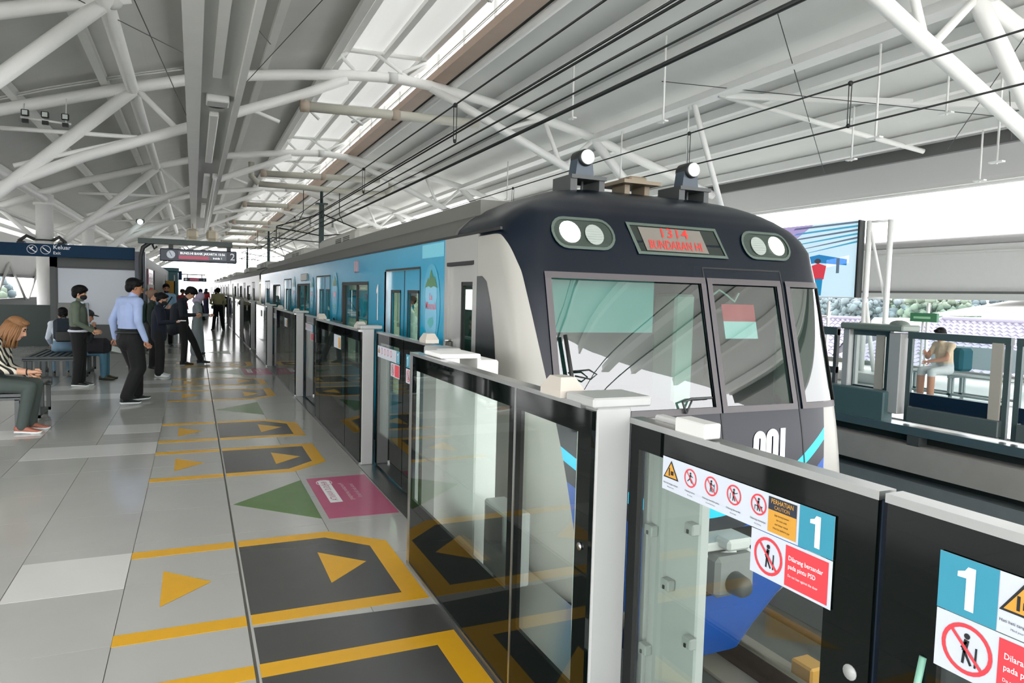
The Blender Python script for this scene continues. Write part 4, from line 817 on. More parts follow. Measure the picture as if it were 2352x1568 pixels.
m = MB(); m.bev(XF+.02, XF+.2, 4.55, 4.85, 0, 1.33, .01); m2 = O('jamb_post', m, [PSDW], None, 'short steel jamb post with a beacon on top behind the nearest screen', 'post'); beacon(m2, XF+.1, 4.98, 1.34)
km = kidmap(); num = ['third', 'fourth', 'fifth', 'sixth', 'seventh', 'eighth', 'ninth', 'tenth', 'eleventh', 'twelfth', 'thirteenth']
for i, y in enumerate(PY[1:]):
    dx = -.002*(y-6.84)
    dup(s1, (dx, y-6.84, 0), 'glass platform screen between sliding doors, %s from the camera' % num[i], None, km)
    if y < 55:
        dup(lp[0], (dx, y-6.84, 0), 'far leaf of the sliding door pair on the near side of the %s screen' % num[i], None, km)
        dup(lp[1], (dx, y-6.84, 0), 'near leaf of the sliding door pair on the near side of the %s screen' % num[i], None, km)
# ================================================================ OVERHEAD WIRES AND MASTS
def wire(x, z, r, label, name='overhead_wire', y0=-10, y1=110, x2=None, z2=None):
    m = MB(); m.tube([(x, y0, z), (x2 if x2 is not None else x, y1, z2 if z2 is not None else z)], r, 6)
    return O(name, m, [BLACK], label=label, cat='wire', group='overhead wires')
w0 = wire(3.36, 4.36, .012, 'upper catenary wire over the blue train, carrying the clips')
wire(3.34, 3.98, .013, 'left one of the doubled wire above the train'); wire(3.40, 3.98, .013, 'right one of the doubled wire above the train')
wire(3.42, 3.84, .012, 'lowest wire above the train roof')
wire(5.3, 4.6, .03, 'thickest black conductor under the right roof slope'); wire(5.25, 4.78, .014, 'thin wire just above the thick black conductor')
w5 = wire(7.6, 4.5, .012, 'upper wire over the second track, crossing the right of the photo'); wire(7.6, 3.96, .012, 'lower wire over the second track, crossing the right of the photo')
def dropper(par_, x, y, z0, z1):
    m = MB(); m.ell((x, y, z1), (.035,.035,.035), 8, 6); m.ell((x, y, z0), (.025,.03,.03), 8, 6); m.tube([(x-.02,y,z0),(x-.025,y,z1)], .006, 5); m.tube([(x+.02,y,z0),(x+.025,y,z1)], .006, 5); O('dropper', m, [BLACK], par_)
for y in (9.6, 15.5, 21, 27, 34): dropper(w0, 3.37, y, 3.86, 4.36)
for y in (6.6, 9.8, 13.2, 17): dropper(w5, 7.6, y, 3.97, 4.5)
CAT = mat('mast_green', (20, 52, 48), .5)
for i, y in enumerate((33.1, 58, 82)):
    t = thing('catenary_mast', (5.3, y, 5.6), 'dark green hanging catenary mast with insulated arms, %s of the three' % ['nearest','middle','farthest'][i], 'mast', 'catenary masts')
    m = MB(); m.box(5.2, 5.4, y-.1, y+.1, 3.2, 5.6); m.box(5.05, 5.55, y-.2, y+.2, 5.6, 5.66); O('mast_post', m, [CAT], t)
    m = MB(); m.tube([(2.6,y,6.3),(8.2,y,6.3)], .13, 10); m.tube([(2.6,y,6.3),(2.3,y,6.6),(2.3,y,7.2)], .13, 10); m.tube([(8.2,y,6.3),(8.5,y,6.6),(8.5,y,7.1)], .13, 10); O('portal_tube', m, [mat('tie_paint', (196,194,182), .5)], t)
    m = MB(); m.tube([(5.3,y,5.66),(5.3,y,6.3)], .07, 8); O('hanger', m, [CAT], t)
    for s in (-1, 1):
        m = MB(); xe = 5.3+s*1.95; m.tube([(5.3,y,5.2),(xe,y,4.5)], .03, 6); m.tube([(5.3,y,4.2),(xe,y,4.45)], .03, 6); m.tube([(5.3,y,3.9),(xe+s*.2,y,4.0)], .025, 6); m.tube([(xe,y,4.5),(xe,y,3.85)], .02, 6); O('cantilever_arm', m, [BLACK], t)
        for q in (.25, .35): 
            m = MB()
            for k in range(6): m.lathe([(.03,0),(.07,.015),(.03,.03)], (5.3+s*(.5+k*.0), y, 4.62+k*.06+0*q), n=10)
        O('insulator', m, [DKGREEN], t)
        m = MB(); m.tube([(5.3+s*.8,y,6.2),(5.3+s*.8,y,5.2),(5.3+s*1.0,y,4.8)], .018, 6); O('jumper_cable', m, [BLACK], t)
# rods and bracing wires on the right roof
m = MB(); N_ = 0
def rod(x, y, z0, z1, i): 
    q = MB(); q.tube([(x,y,z0),(x,y,z1)], .022, 6); q.box(x-.05,x+.05,y-.12,y+.12,z0+.02,z0+.05); O('hanger_rod', q, [WHITE], ceil2)
for i, (x, y, z0, z1) in enumerate(((11.3,9.2,4.7,6.4),(12.9,9.0,5.3,6.2),(13.2,8.2,4.3,6.2),(13.4,11.5,4.9,6.1),(9.0,12.5,5.4,7.2),(8.2,15,5.9,7.3),(15.4,9.9,4.4,5.5),(15.4,8.0,4.4,5.5),(11.2,14.5,4.9,6.5),(11.2,17.5,4.9,6.5),(10.5,24,5.2,6.6))): rod(x, y, z0, z1, i)
m = MB(); m.tube([(11.2,14.3,6.5),(12.4,14.5,4.0)], .07, 8); O('brace_tube', m, [WHITE], ceil2)
m = MB(); m.tube([(11.2,13.4,6.5),(15.9,11.6,5.4)], .06, 8); O('brace_tube', m, [WHITE], ceil2)
m = MB(); m.obox((11.3,13.4,6.5),(16,8.0,5.6), .1, .12); O('brace_beam', m, [WHITE], ceil2)
for a, b in (((9.6,10,6.9),(15.9,14.5,5.3)),((11,6,6.4),(15.9,11,5.35)),((10,14,6.8),(15.9,8.5,5.4)),((13,8,6),(15.9,9.6,5.3))):
    m = MB(); m.tube([a,b], .009, 5); O('bracing_wire', m, [DKGREY], ceil2)
for a, b in (((-3.9,9,5.8),(-.2,16,6.4)),((-1.4,6.5,6.2),(-.1,19,5.7)),((-1.0,9,6.5),(1.3,14,6.2)),((3.0,10,7.4),(1.2,19,6.8))):
    m = MB(); m.tube([a,b], .009, 5); O('bracing_wire', m, [DKGREY], ceil)
m = MB(); m.tube([(x, 18.95, topx(x)+.22) for x in (-7,-5,-3,-1.4,-.2)], .02, 6); m.tube([(x, 18.95, topx(x)+.27) for x in (-7,-5,-3,-1.4,-.2)], .02, 6); O('conduit', m, [PALE], ceil)
# flood lights on a bar under the second truss
t = thing('flood_light_bar', (-3, 18.8, 5.3), 'thin bar with three small square flood lights under the left roof', 'flood light')
m = MB(); m.tube([(-3.45,18.8,5.32),(-2.5,18.8,5.28)], .025, 6); m.tube([(-3.4,18.8,5.32),(-3.4,18.95,5.65)], .012, 6); m.tube([(-2.6,18.8,5.3),(-2.6,18.9,5.85)], .01, 6); O('bar', m, [WHITE], t)
for x in (-3.35, -2.98, -2.6):
    o = O('flood_lamp', MB().bev(x-.075, x+.075, 18.68, 18.76, 5.34, 5.48, .015), [BLACK], t); m = MB(); m.box(x-.05, x+.05, 18.674, 18.681, 5.36, 5.46); O('lamp_glass', m, [LAMPO], o)
    m = MB(); m.box(x-.06, x+.06, 18.7, 18.78, 5.2, 5.28); O('lamp_base', m, [BLACK], o)
t = thing('spot_lamp', (-2.6, 42, 5.0), 'small lit spot lamp glowing under the left roof', 'lamp'); O('lamp_body', MB().bev(-2.75, -2.35, 42, 42.2, 5.0, 5.2, .04), [DKGREY], t); O('lit_lens', MB().ell((-2.55, 41.95, 5.05), (.13,.06,.13)), [mat('lamp_cold', (240,255,255), .2, emit=(230,255,255), es=4)], t)
# ================================================================ STAIR ENCLOSURE, SIGNS, PARAPET ON THE LEFT
m = MB(); m.box(-12, -3.35, 22.6, 22.75, 0, 1.12); m.box(-7.1, -6.9, 3, 100, 0, 1.05); pl = O('wall_parapet', m, [DKGREEN], label='dark green low parapet at the left of the platform', kind='structure')
en = thing('stair_enclosure', (-2.3, 20.5, 0), 'dark grey stair enclosure with a large blank pale board', 'stair enclosure')
GBR = mat('enclosure_grey', (70, 76, 74), .5, noise=.04)
m = MB(); m.box(-3.22, -3.06, 20.5, 36, 0, 2.42); m.box(-3.22, -1.17, 20.5, 20.62, 2.12, 2.42); m.box(-3.22, -1.17, 20.56, 20.7, 0, 2.12); m.box(-1.3, -1.17, 20.5, 40, 0, 2.42); m.box(-3.22, -1.17, 20.5, 40, 2.42, 2.48); O('enclosure_wall', m, [GBR], en)
m = MB(); m.bev(-3.06, -1.28, 20.5, 20.55, .7, 2.1, .01); b = O('blank_board', m, [mat('board_pale', (180, 188, 196), .3, noise=.04, scale=.8)], en)
m = MB(); m.box(-3.1, -3.06, 20.48, 20.56, .6, 2.14); m.box(-1.28, -1.24, 20.48, 20.56, .6, 2.14); m.box(-3.1, -1.24, 20.48, 20.56, 2.1, 2.14); O('board_frame', m, [DKGREY], b)
m = MB(); m.bev(-3.05, -2.4, 20.42, 20.5, .25, 1.24, .01); O('grey_panel', m, [MIDGREY], en)
for (y0, y1, z0, z1, mt, nm) in ((22.0, 24.6, .1, 1.75, PALE, 'white_panel'), (21.9, 24.3, 1.75, 2.18, PINK, 'pink_poster'), (25.2, 31, .1, 2.2, GBR, 'grey_panel')):
    m = MB(); m.bev(-1.17, -1.13, y0, y1, z0, z1, .006); o = O(nm, m, [mt], en)
    if nm == 'pink_poster': 
        f = lambda a, b, d: (-1.126, 23.1-0+a*-3.5, 1.95+b)
        m = MB(); rect(m, f, -.22, .22, .08, .14); rect(m, f, -.22, .22, -.05, .0); rect(m, f, -.12, .12, -.15, -.1); O('poster_print', m, [PALEPINK], o)
m = MB(); m.bev(-1.13, -1.05, 22.3, 22.6, 1.48, 1.66, .01); fb = O('fire_box', m, [mat('fire_red', (220, 60, 50), .4)], en); m = MB(); m.bev(-1.13, -1.06, 22.2, 22.7, 1.1, 1.4, .01); O('phone_box', m, [NAVYD], en)
# blue exit sign band and its posts
sg = thing('exit_sign', (-2.8, 20.0, 2.5), 'long dark blue exit sign band with pictograms and white lettering', 'sign')
m = MB(); m.bev(-9.5, -1.33, 19.9, 20.0, 2.34, 2.64, .01); O('sign_band', m, [NAVY], sg)
fs_ = lambda a, b, d: (-3.55+a, 19.893-d, 2.5+b)
m = text_mb('Keluar', .135, lambda a, b, d: fs_(a+.5, b+.065, 0), bold=.006, align='LEFT'); text_mb('Exit', .1, lambda a, b, d: fs_(a+.5, b-.07, 0), m, bold=.004, align='LEFT'); O('lettering', m, [TEXTW], sg)
m = MB()
for k, cx in enumerate((.0, .27)):
    ring(m, fs_, cx+.08, 0, .095, .105); bar(m, fs_, (cx+.02, .05), (cx+.13, -.05), .02); bar(m, fs_, (cx+.13, -.05), (cx+.16, -.05), .02)
    if k == 0: bar(m, fs_, (cx+.04, .0), (cx+.1, .06), .025)
O('pictogram', m, [TEXTW], sg)
m = MB(); m.box(-1.33, -1.1, 19.85, 20.1, 0, 2.55); O('sign_post', m, [NAVYD], sg)
# platform indicator hanging from a bracket
pi_ = thing('departure_sign', (.1, 19, 2.45), 'dark departure indicator with a round clock, lit text and a white 2', 'sign')
m = MB(); m.tube([(-1.15,19.05,.0),(-1.15,19.05,2.4),(-1.1,19.05,2.62),(-.95,19.05,2.74),(-.8,19.05,2.77)], .05, 10); O('bracket_post', m, [BLACK], pi_)
m = MB(); m.box(-1.2, .88, 18.95, 19.15, 2.72, 2.84); O('bracket_beam', m, [DKGREEN], pi_)
m = MB(); m.bev(-.9, -.2, 18.9, 19.2, 2.84, 2.9, .01); O('lamp_box', m, [PALE], pi_)
m = MB(); m.box(-.55,-.45,19,19.1,2.6,2.74); m.box(.75,.85,19,19.1,2.6,2.74); m.tube([(-.9,19.05,2.7),(-.86,19.05,2.6),(-.8,19.05,2.66)], .025, 8); O('hanger', m, [BLACK], pi_)
m = MB(); m.bev(-.74, .98, 18.96, 19.14, 2.32, 2.62, .02); bd = O('sign_box', m, [NAVYD], pi_)
f = lambda a, b, d: (.12+a, 18.952-d, 2.47+b)
m = MB(); m.add([f(-.62+.095*math.cos(2*PI*k/28), .01+.095*math.sin(2*PI*k/28), 0) for k in range(28)], [tuple(range(28))]); ck = O('clock_face', m, [mat('clock_white', (196, 206, 216), .3)], bd)
m = MB(); bar(m, lambda a, b, d: f(a, b, .003), (-.62,.01), (-.655,.08), .012); bar(m, lambda a, b, d: f(a, b, .003), (-.62,.01), (-.6,-.03), .012); 
for k in range(12): bar(m, lambda a, b, d: f(a, b, .003), (-.62+.078*math.cos(k*PI/6), .01+.078*math.sin(k*PI/6)), (-.62+.09*math.cos(k*PI/6), .01+.09*math.sin(k*PI/6)), .006)
O('clock_hands', m, [INK], ck)
m = MB(); rect(m, f, -.45, .62, -.09, .1); sc = O('lit_screen', m, [mat('screen_dim', (70, 76, 82), .4, emit=(120, 130, 140), es=.08)], bd)
m = MB(); rect(m, lambda a, b, d: f(a, b, .002), -.45, .22, -.09, -.005); O('red_ticker', m, [mat('ticker_red', (150, 50, 70), .4, emit=(206, 96, 120), es=.1)], sc)
m = text_mb('BUND.HI BANK JAKARTA 15:56', .078, lambda a, b, d: f(.085+a*.93, .05+b, .003), bold=.004); text_mb('inside 1', .07, lambda a, b, d: f(.42+a, -.045+b, .003), m, bold=.003); O('screen_text', m, [mat('screen_text', (250, 250, 250), .4, emit=(255, 255, 255), es=.3)], sc)
m = text_mb('2', .24, lambda a, b, d: f(.76+a, b, .002), bold=.008); O('digit', m, [TEXTW], bd)
def small_sign(y, x, label):
    t = thing('departure_sign', (x, y, 2.4), label, 'sign')
    m = MB(); m.bev(x-.9, x+.9, y-.1, y+.1, 2.2, 2.52, .02); b = O('sign_box', m, [NAVYD], t)
    m = MB(); m.box(x-.4, x+.3, y-.11, y-.1, 2.28, 2.44); O('lit_screen', m, [mat('ticker_red', (206,96,120), .4)], b); m = text_mb('2', .25, lambda a, bb, d: (x+.7+a, y-.115, 2.36+bb)); m.lathe([(.1,0),(.1,.01)], (x-.7, y-.115, 2.36), 'y', 16); O('digit', m, [TEXTW], b)
    m = MB(); m.box(x-1.6, x+.8, y-.05, y+.05, 2.75, 2.83); m.box(x-1.6, x-1.48, y-.06, y+.06, 0, 2.83); m.box(x-.62, x-.55, y-.03, y+.03, 2.5, 2.75); m.box(x+.5, x+.57, y-.03, y+.03, 2.5, 2.75); O('bracket', m, [BLACK], t)
small_sign(66, .1, 'small distant departure sign hanging far down the platform')
t = thing('totem_sign', (-.9, 44, 0), 'blue totem sign post far down the platform', 'sign'); m = MB(); m.box(-1.25,-1.1,44,44.2,0,2.6); O('post', m, [NAVYD], t); m = MB(); m.bev(-1.3,-.6,43.9,44.1,2.1,2.6,.02); O('panel', m, [NAVY], t)
t = thing('yellow_banner', (-1.1, 33, 0), 'narrow yellow notice board standing beside the enclosure', 'notice board'); m = MB(); m.box(-1.1,-.72,33,33.1,1.25,1.95); O('board', m, [mat('ochre_board', (196, 146, 32), .5)], t); m = MB(); m.box(-1.1,-1.06,33,33.1,0,2.2); m.box(-.76,-.72,33,33.1,0,2.2); O('post', m, [PALE], t)
m = MB(); m.bev(-1.6, -.75, 41, 43, 0, 2.5, .03); m.bev(-1.65,-.7, 41, 41.1, 2.5, 2.7, .02); O('lift_housing', m, [mat('teal_housing', (30, 82, 90), .4)], label='dark teal lift housing far along the platform', cat='lift')
# cameras on the first column
t = thing('cctv_pair', (-5, 30.4, 3.2), 'two grey cameras clamped to the round column above the blue sign', 'camera')
m = MB(); m.lathe([(.3,0),(.3,.06)], (-4.98,30.85,3.25), n=18); O('clamp', m, [DKGREY], t)
for s in (-1, 1):
    m = MB(); m.tube([(-4.98+s*.3,30.7,3.3),(-4.98+s*.5,30.5,3.4),(-4.98+s*.72,30.4,3.2)], .06, 8); m.bev(-4.98+s*.62-.12,-4.98+s*.62+.12,30.1,30.5,3.0,3.2,.04); O('camera_head', m, [DKGREY], t)
# ================================================================ FAR PLATFORM
def fard(y0, y1, lab, kind):
    t = thing('far_platform_screen', (9.62, y0, 0), lab, 'platform screen', 'screens on the far platform')
    X = 9.62
    g = O('glass_pane', MB().box(X, X+.015, y0+.06, y1-.06, .42, 1.23), [PARAGLASS], t)
    m = MB(); m.box(X-.03, X+.05, y0, y1, 1.23, 1.33); m.box(X-.02, X+.03, y0, y0+.07, 0, 1.23); m.box(X-.02, X+.03, y1-.07, y1, 0, 1.23); O('frame', m, [mat('far_frame', (70, 84, 84), .4)], t)
    m = MB(); m.box(X-.01, X+.03, y0+.05, y1-.05, .24, .44); O('dark_kick_panel', m, [mat('kick_navy', (18, 28, 46), .3)], t)
    m = MB(); m.bev(X-.1, X+.0, y0+.05, y1-.1, .02, .24, .01); O('drive_beam', m, [mat('drive_grey', (82, 92, 92), .4)], t)
    m = MB(); m.box(X-.05, X-.02, y0+.08, y0+.22, .06, 1.25); O('side_profile', m, [mat('profile_beige', (176, 170, 158), .4)], t)
    return t
t = fard(5.62, 7.06, 'far platform screen panel in front of the seated person', 0)
fard(4.1, 5.55, 'far platform screen panel cut off by the right edge of the photo', 0)
t = fard(7.35, 8.05, 'short far platform screen panel with a white post beside the open rail', 0)
O('white_post', MB().bev(9.5, 9.75, 8.0, 8.12, .0, 1.32, .01), [PSDW], t); O('white_post', MB().bev(9.5, 9.7, 7.1, 7.3, .1, 1.3, .01), [PSDW], t)
m = MB(); m.bev(9.45, 9.85, 7.05, 8.15, 1.32, 1.42, .02); m.ell((9.65, 7.25, 1.42), (.1,.16,.07)); O('top_cover', m, [mat('cover_green_grey', (112, 124, 116), .4)], t)
m = MB(); m.bev(9.4, 9.62, 7.25, 8.35, -.12, .42, .02); O('drive_box', m, [mat('box_teal_grey', (70, 96, 98), .5)], t)
for k, y in enumerate((8.3, 14.3, 20.3)):
    t = thing('far_railing', (9.6, y, 0), 'open far platform railing with two dark rails, %s along the track' % ['nearest','second','third'][k], 'railing', 'railings on the far platform')
    m = MB(); m.box(9.57, 9.65, y, y+5.9, 1.2, 1.33); O('top_rail', m, [mat('far_frame', (70,84,84), .4)], t); m = MB(); m.box(9.57, 9.65, y, y+5.9, .58, .68); O('mid_rail', m, [DKGREY], t); m = MB(); m.box(9.57, 9.65, y, y+5.9, 0, .3); O('kick_plate', m, [mat('kick_navy', (18,28,46), .3)], t)
    for q in (0, 1.9, 3.9, 5.85): m = MB(); m.box(9.58, 9.64, y+q, y+q+.06, 0, 1.3); O('post', m, [DKGREY], t)
# glass parapet behind the far platform
for k in range(7):
    y = 6+k*3.2
    t = thing('glass_parapet', (17.6, y, 0), 'clear glass parapet bay behind the far platform, number %s from the right' % ['one','two','three','four','five','six','seven'][k], 'parapet', 'glass parapet bays')
    O('glass_pane', MB().box(17.6, 17.615, y+.05, y+3.15, .1, 1.75), [PARAGLASS], t)
    m = MB(); m.box(17.56, 17.64, y, y+.05, 0, 1.8); m.box(17.52, 17.56, y, y+.2, 1.3, 1.35); m.box(17.52, 17.56, y, y+.2, .45, .5); O('post', m, [PALE], t)
    m = MB(); m.box(17.56, 17.64, y+.05, y+3.18, 0, .12); O('kerb', m, [CONC], t)
# posters frosted on the parapet
m = MB(); m.box(17.5, 17.53, 6.3, 8.9, .2, .74); m.box(17.5, 17.53, 9.3, 12.2, .2, .74); O('frosted_film', m, [mat('frost_grey', (172, 186, 192), .5)], label='grey frosted film band on the glass parapet', cat='film')
# billboard
bb = thing('billboard', (13.6, 12, 0), 'large screen billboard showing a station hall with a person in red, on white poles', 'billboard')
BX = 13.6; by0, by1 = 11.35, 14.2; bz0, bz1 = 1.87, 3.6
m = MB(); m.box(BX, BX+.18, by0, by1, bz0, bz1); O('billboard_case', m, [DKGREY], bb)
def scr(n, pts, mt): m = MB(); poly(m, lambda a, b, d: (BX-.004-n*.0015, by1-(by1-by0)*a, bz0+(bz1-bz0)*b), pts); return O('picture_field', m, [mt], bb)
em = lambda n, c: mat('screen_'+n, c, .4, emit=c, es=.16)
scr(0, [(0,0),(1,0),(1,1),(0,1)], em('pale', (206,232,246)))
scr(1, [(0,.75),(0,1),(.55,1),(.35,.8)], em('lilac', (176,160,206))); scr(2, [(.1,.84),(.3,.92),(.35,.8),(.2,.7)], em('crimson', (226,84,110)))
for k in range(6): scr(1, [(.35+.02*k,.97-.075*k),(1,.99-.05*k),(1,.965-.05*k),(.33,.945-.075*k)], em('teal' if k % 2 else 'slate', (70,160,190) if k % 2 else (96,112,130)))
scr(1, [(.3,.5),(.62,.58),(.9,.5),(.9,.42),(.6,.47),(.3,.4)], em('blue', (40,130,190)))
scr(1, [(.28,.05),(.4,.02),(.44,.3),(.42,.55),(.33,.55)], em('deepblue', (26,96,170)))
scr(2, [(.5,.24),(.68,.24),(.7,.42),(.62,.46),(.53,.42)], em('red', (214,60,76))); scr(2, [(.52,.02),(.58,.02),(.59,.12),(.6,.02),(.66,.02),(.67,.25),(.52,.25)], em('jeans', (30,140,190)))
m = MB(); m.add([(BX-.009, by1-(by1-by0)*(.61+.035*math.cos(2*PI*k/12)), bz0+(bz1-bz0)*.49+.06*math.sin(2*PI*k/12)) for k in range(12)], [tuple(range(12))]); O('picture_field', m, [em('hair', (70,60,70))], bb)
scr(2, [(.8,.32),(.83,.32),(.83,.52),(.8,.52)], em('slate', (96,112,130))); scr(1, [(.7,.4),(.92,.45),(.92,.55),(.7,.5)], em('white', (246,250,252)))
for (dx, dy) in ((.25, -.0), (.4, -.42)):
    m = MB(); m.tube([(BX+dx, by0+dy-.05, 0), (BX+dx, by0+dy-.05, bz1)], .06, 8); O('pole', m, [WHITE], bb)
m = MB(); m.tube([(BX+.25,by0-.05,bz1-.1),(BX+.4,by0-.42,bz0)], .035, 6); m.tube([(BX+.25,by0-.05,bz0),(BX+.35,by0-.3,.2)], .05, 6); m.tube([(BX+.25,by0-.05,bz1-.03),(BX+.4,by0-.47,bz1-.03)], .03, 6); m.tube([(BX+.25,by0-.05,bz0),(BX+.4,by0-.47,bz0)], .03, 6); O('pole_brace', m, [WHITE], bb)
m = MB(); m.box(BX-.05, BX+.0, by0-.05, by0+.0, bz0, bz1); O('side_clips', m, [BLACK], bb); m = MB(); m.bev(BX-.3, BX+.7, by0-.9, by0+.5, 0, .22, .03); O('plinth', m, [PALE], bb)
# green exit lamp
t = thing('exit_lamp', (15, 9.9, 1.5), 'small green emergency exit sign above the far screen', 'sign'); m = MB(); m.bev(14.96,15.04,10.35,11.0,1.36,1.56,.01); O('panel', m, [mat('exit_green', (60,120,84), .4)], t); m = MB(); m.box(14.95,14.961,10.5,10.9,1.43,1.48); O('print', m, [mat('exit_print', (150,200,160), .4)], t); m = MB(); m.tube([(15,10.7,0),(15,10.7,1.36)], .025, 6); O('post', m, [PALE], t)
# ================================================================ OUTSIDE: tiled house roof, hall roof, trees
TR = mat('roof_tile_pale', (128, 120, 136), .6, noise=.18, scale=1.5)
def tiled_roof(name, x0, x1, y0, y1, z0, z1, label, rows, colsn, inset):
    t = thing(name, ((x0+x1)/2, y0, z0), label, 'house')
    m = MB()
    for j in range(rows):
        for i in range(colsn):
            a0, a1 = j/rows, (j+1.12)/rows; b0, b1 = i/colsn, (i+.94)/colsn
            yl = lambda a: y0+(inset*a)*(y1-y0); yr = lambda a: y1-(inset*a)*(y1-y0)
            P = lambda a, b, h: (x0+(x1-x0)*a, yl(a)+(yr(a)-yl(a))*b, z0+(z1-z0)*a+h)
            bm_ = (b0+b1)/2
            m.add([P(a0,b0,.05),P(a0,bm_,.16),P(a0,b1,.05),P(a1,b0,0),P(a1,bm_,.09),P(a1,b1,0),P(a0,b0,-.02),P(a0,b1,-.02)], [(0,1,4,3),(1,2,5,4),(0,6,7,2,1)])
    O('roof_tiles', m, [TR], t, kind='stuff')
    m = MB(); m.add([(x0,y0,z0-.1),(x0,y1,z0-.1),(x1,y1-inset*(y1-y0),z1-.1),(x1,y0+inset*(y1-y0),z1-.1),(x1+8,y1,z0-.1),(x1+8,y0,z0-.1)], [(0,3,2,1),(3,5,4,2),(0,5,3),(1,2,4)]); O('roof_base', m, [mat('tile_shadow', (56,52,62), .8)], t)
    m = MB(); m.box(x0+.8, x1+7, y0+.8, y1-.8, -8, z0); O('house_wall', m, [mat('house_wall', (226, 224, 218), .8)], t)
    m = MB(); m.tube([(x1,y0+inset*(y1-y0),z1+.05),(x1,y1-inset*(y1-y0),z1+.05)], .18, 8); m.tube([(x0,y1,z0+.05),(x1,y1-inset*(y1-y0),z1+.05)], .16, 8); O('ridge', m, [TR], t)
tiled_roof('tiled_house', 24, 33, 2, 26, -2.6, 1.05, 'house roof of pale scalloped tiles behind the glass parapet', 26, 56, .146)
tiled_roof('tiled_house', 30, 38, 27.5, 46, -2.4, .75, 'smaller tiled house roof behind the billboard poles', 18, 30, .2)
hl = thing('white_hall', (52, 20, -8), 'large white curved hall roof behind the tiled house', 'building')
m = MB(); vs = []; 
for k in range(17):
    a = k/16; y = 4+a*32; z = 1.0+3.6*math.sin(min(PI/2, (36-y)/18))
    vs += [(50, y, z), (75, y, z+.3)]
m.add(vs, [(2*k, 2*k+1, 2*k+3, 2*k+2) for k in range(16)], True); O('hall_roof', m, [mat('hall_white', (240,240,240), .6)], hl); m = MB(); m.box(51, 74, 4, 32, -8, 1.5); O('hall_wall', m, [PALE], hl)
m = MB(); m.bev(49, 53, 36.5, 39.5, -8, .75, .25); O('white_shed', m, [mat('hall_white', (240,240,240), .6)], label='plain white roof block between the tiled houses', cat='building')
LEAF = [mat('leaf_haze', (104, 116, 120), .9, noise=.25, scale=.8, bump=.5), mat('leaf_green_haze', (104, 118, 104), .9, noise=.25, scale=.8, bump=.5), mat('leaf_dark_haze', (88, 102, 106), .9, noise=.25, scale=.8, bump=.5)]  # distance haze is mixed into all the leaf colours
_b = bmesh.new(); bmesh.ops.create_icosphere(_b, subdivisions=1, radius=1); _b.verts.index_update()
ICO_V = [v.co.copy() for v in _b.verts]; ICO_F = [[v.index for v in f.verts] for f in _b.faces]; _b.free()
def crown(c, r, n, seed):
    rnd = random.Random(seed); m = MB()
    for k in range(n):
        d = Vector((rnd.gauss(0,1), rnd.gauss(0,1), rnd.gauss(0,.7))).normalized()*r*rnd.uniform(.35, .95); q = r*rnd.uniform(.06, .12); c0 = Vector(c)+d
        m.add([c0+v*q*(1+rnd.uniform(-.3, .3)) for v in ICO_V], ICO_F, True)
    return m
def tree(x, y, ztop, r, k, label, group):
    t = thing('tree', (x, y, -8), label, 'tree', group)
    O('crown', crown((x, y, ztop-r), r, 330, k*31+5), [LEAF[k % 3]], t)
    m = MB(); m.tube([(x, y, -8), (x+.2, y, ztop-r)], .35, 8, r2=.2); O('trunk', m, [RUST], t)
pos = ['first', 'second', 'third', 'fourth', 'fifth', 'sixth', 'seventh', 'eighth', 'ninth', 'tenth', 'eleventh', 'twelfth']
for k in range(24):
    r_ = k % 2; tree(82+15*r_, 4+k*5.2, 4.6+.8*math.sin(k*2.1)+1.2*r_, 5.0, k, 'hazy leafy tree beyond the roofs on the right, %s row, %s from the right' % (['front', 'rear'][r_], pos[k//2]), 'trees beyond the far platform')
tree(26, 27.5, 1.9, 2.2, 1, 'small pale green tree behind the billboard poles', 'trees beyond the far platform')
for k, (x, y) in enumerate(((-18, 68), (-20, 80), (-23, 92), (-26, 104), (-29, 118), (-32, 132))):
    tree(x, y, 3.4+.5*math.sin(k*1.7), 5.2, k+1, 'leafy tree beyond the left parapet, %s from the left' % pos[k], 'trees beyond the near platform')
# ================================================================ PEOPLE
SKIN = mat('skin', (206, 158, 128), .55); SKIN2 = mat('skin_tan', (178, 126, 98), .55); HAIRB = mat('hair_black', (10, 9, 10), .6, noise=.2, scale=30, bump=.3, spec=.2); HAIRL = mat('hair_blond', (138, 98, 62), .6, noise=.35, scale=25, bump=.4)
def cap_(mb, a, b, ra, rb, n=12, sc=(1, 1)):
    """tapered capsule from a to b; sc widens the section sideways (y) or front to back (x)"""
    a, b = Vector(a), Vector(b); d = b-a; L = max(d.length, 1e-4); t = d/L
    side = Vector((0, 1, 0)); side = (side-t*side.dot(t))
    if side.length < .1: side = Vector((0, 0, 1))-t*t.z
    side.normalize(); fr = side.cross(t)
    rows = []
    for k in range(4): th = PI/2*(1-k/3.0); rows.append((a-t*ra*math.sin(th), max(ra*math.cos(th), ra*.02)))
    for k in range(1, 6): q = k/6; rows.append((a+d*q, ra+(rb-ra)*q))
    for k in range(4): th = PI/2*k/3.0; rows.append((b+t*rb*math.sin(th), max(rb*math.cos(th), rb*.02)))
    vs = []; fs = []
    for c, r in rows:
        for i in range(n): an = 2*PI*i/n; vs.append(c+side*math.cos(an)*r*sc[0]+fr*math.sin(an)*r*sc[1])
    R = len(rows)
    for j in range(R-1):
        for i in range(n): fs.append((j*n+i, j*n+(i+1)%n, (j+1)*n+(i+1)%n, (j+1)*n+i))
    fs += [tuple(range(n-1,-1,-1)), tuple(range((R-1)*n, R*n))]
    mb.add(vs, fs, True)
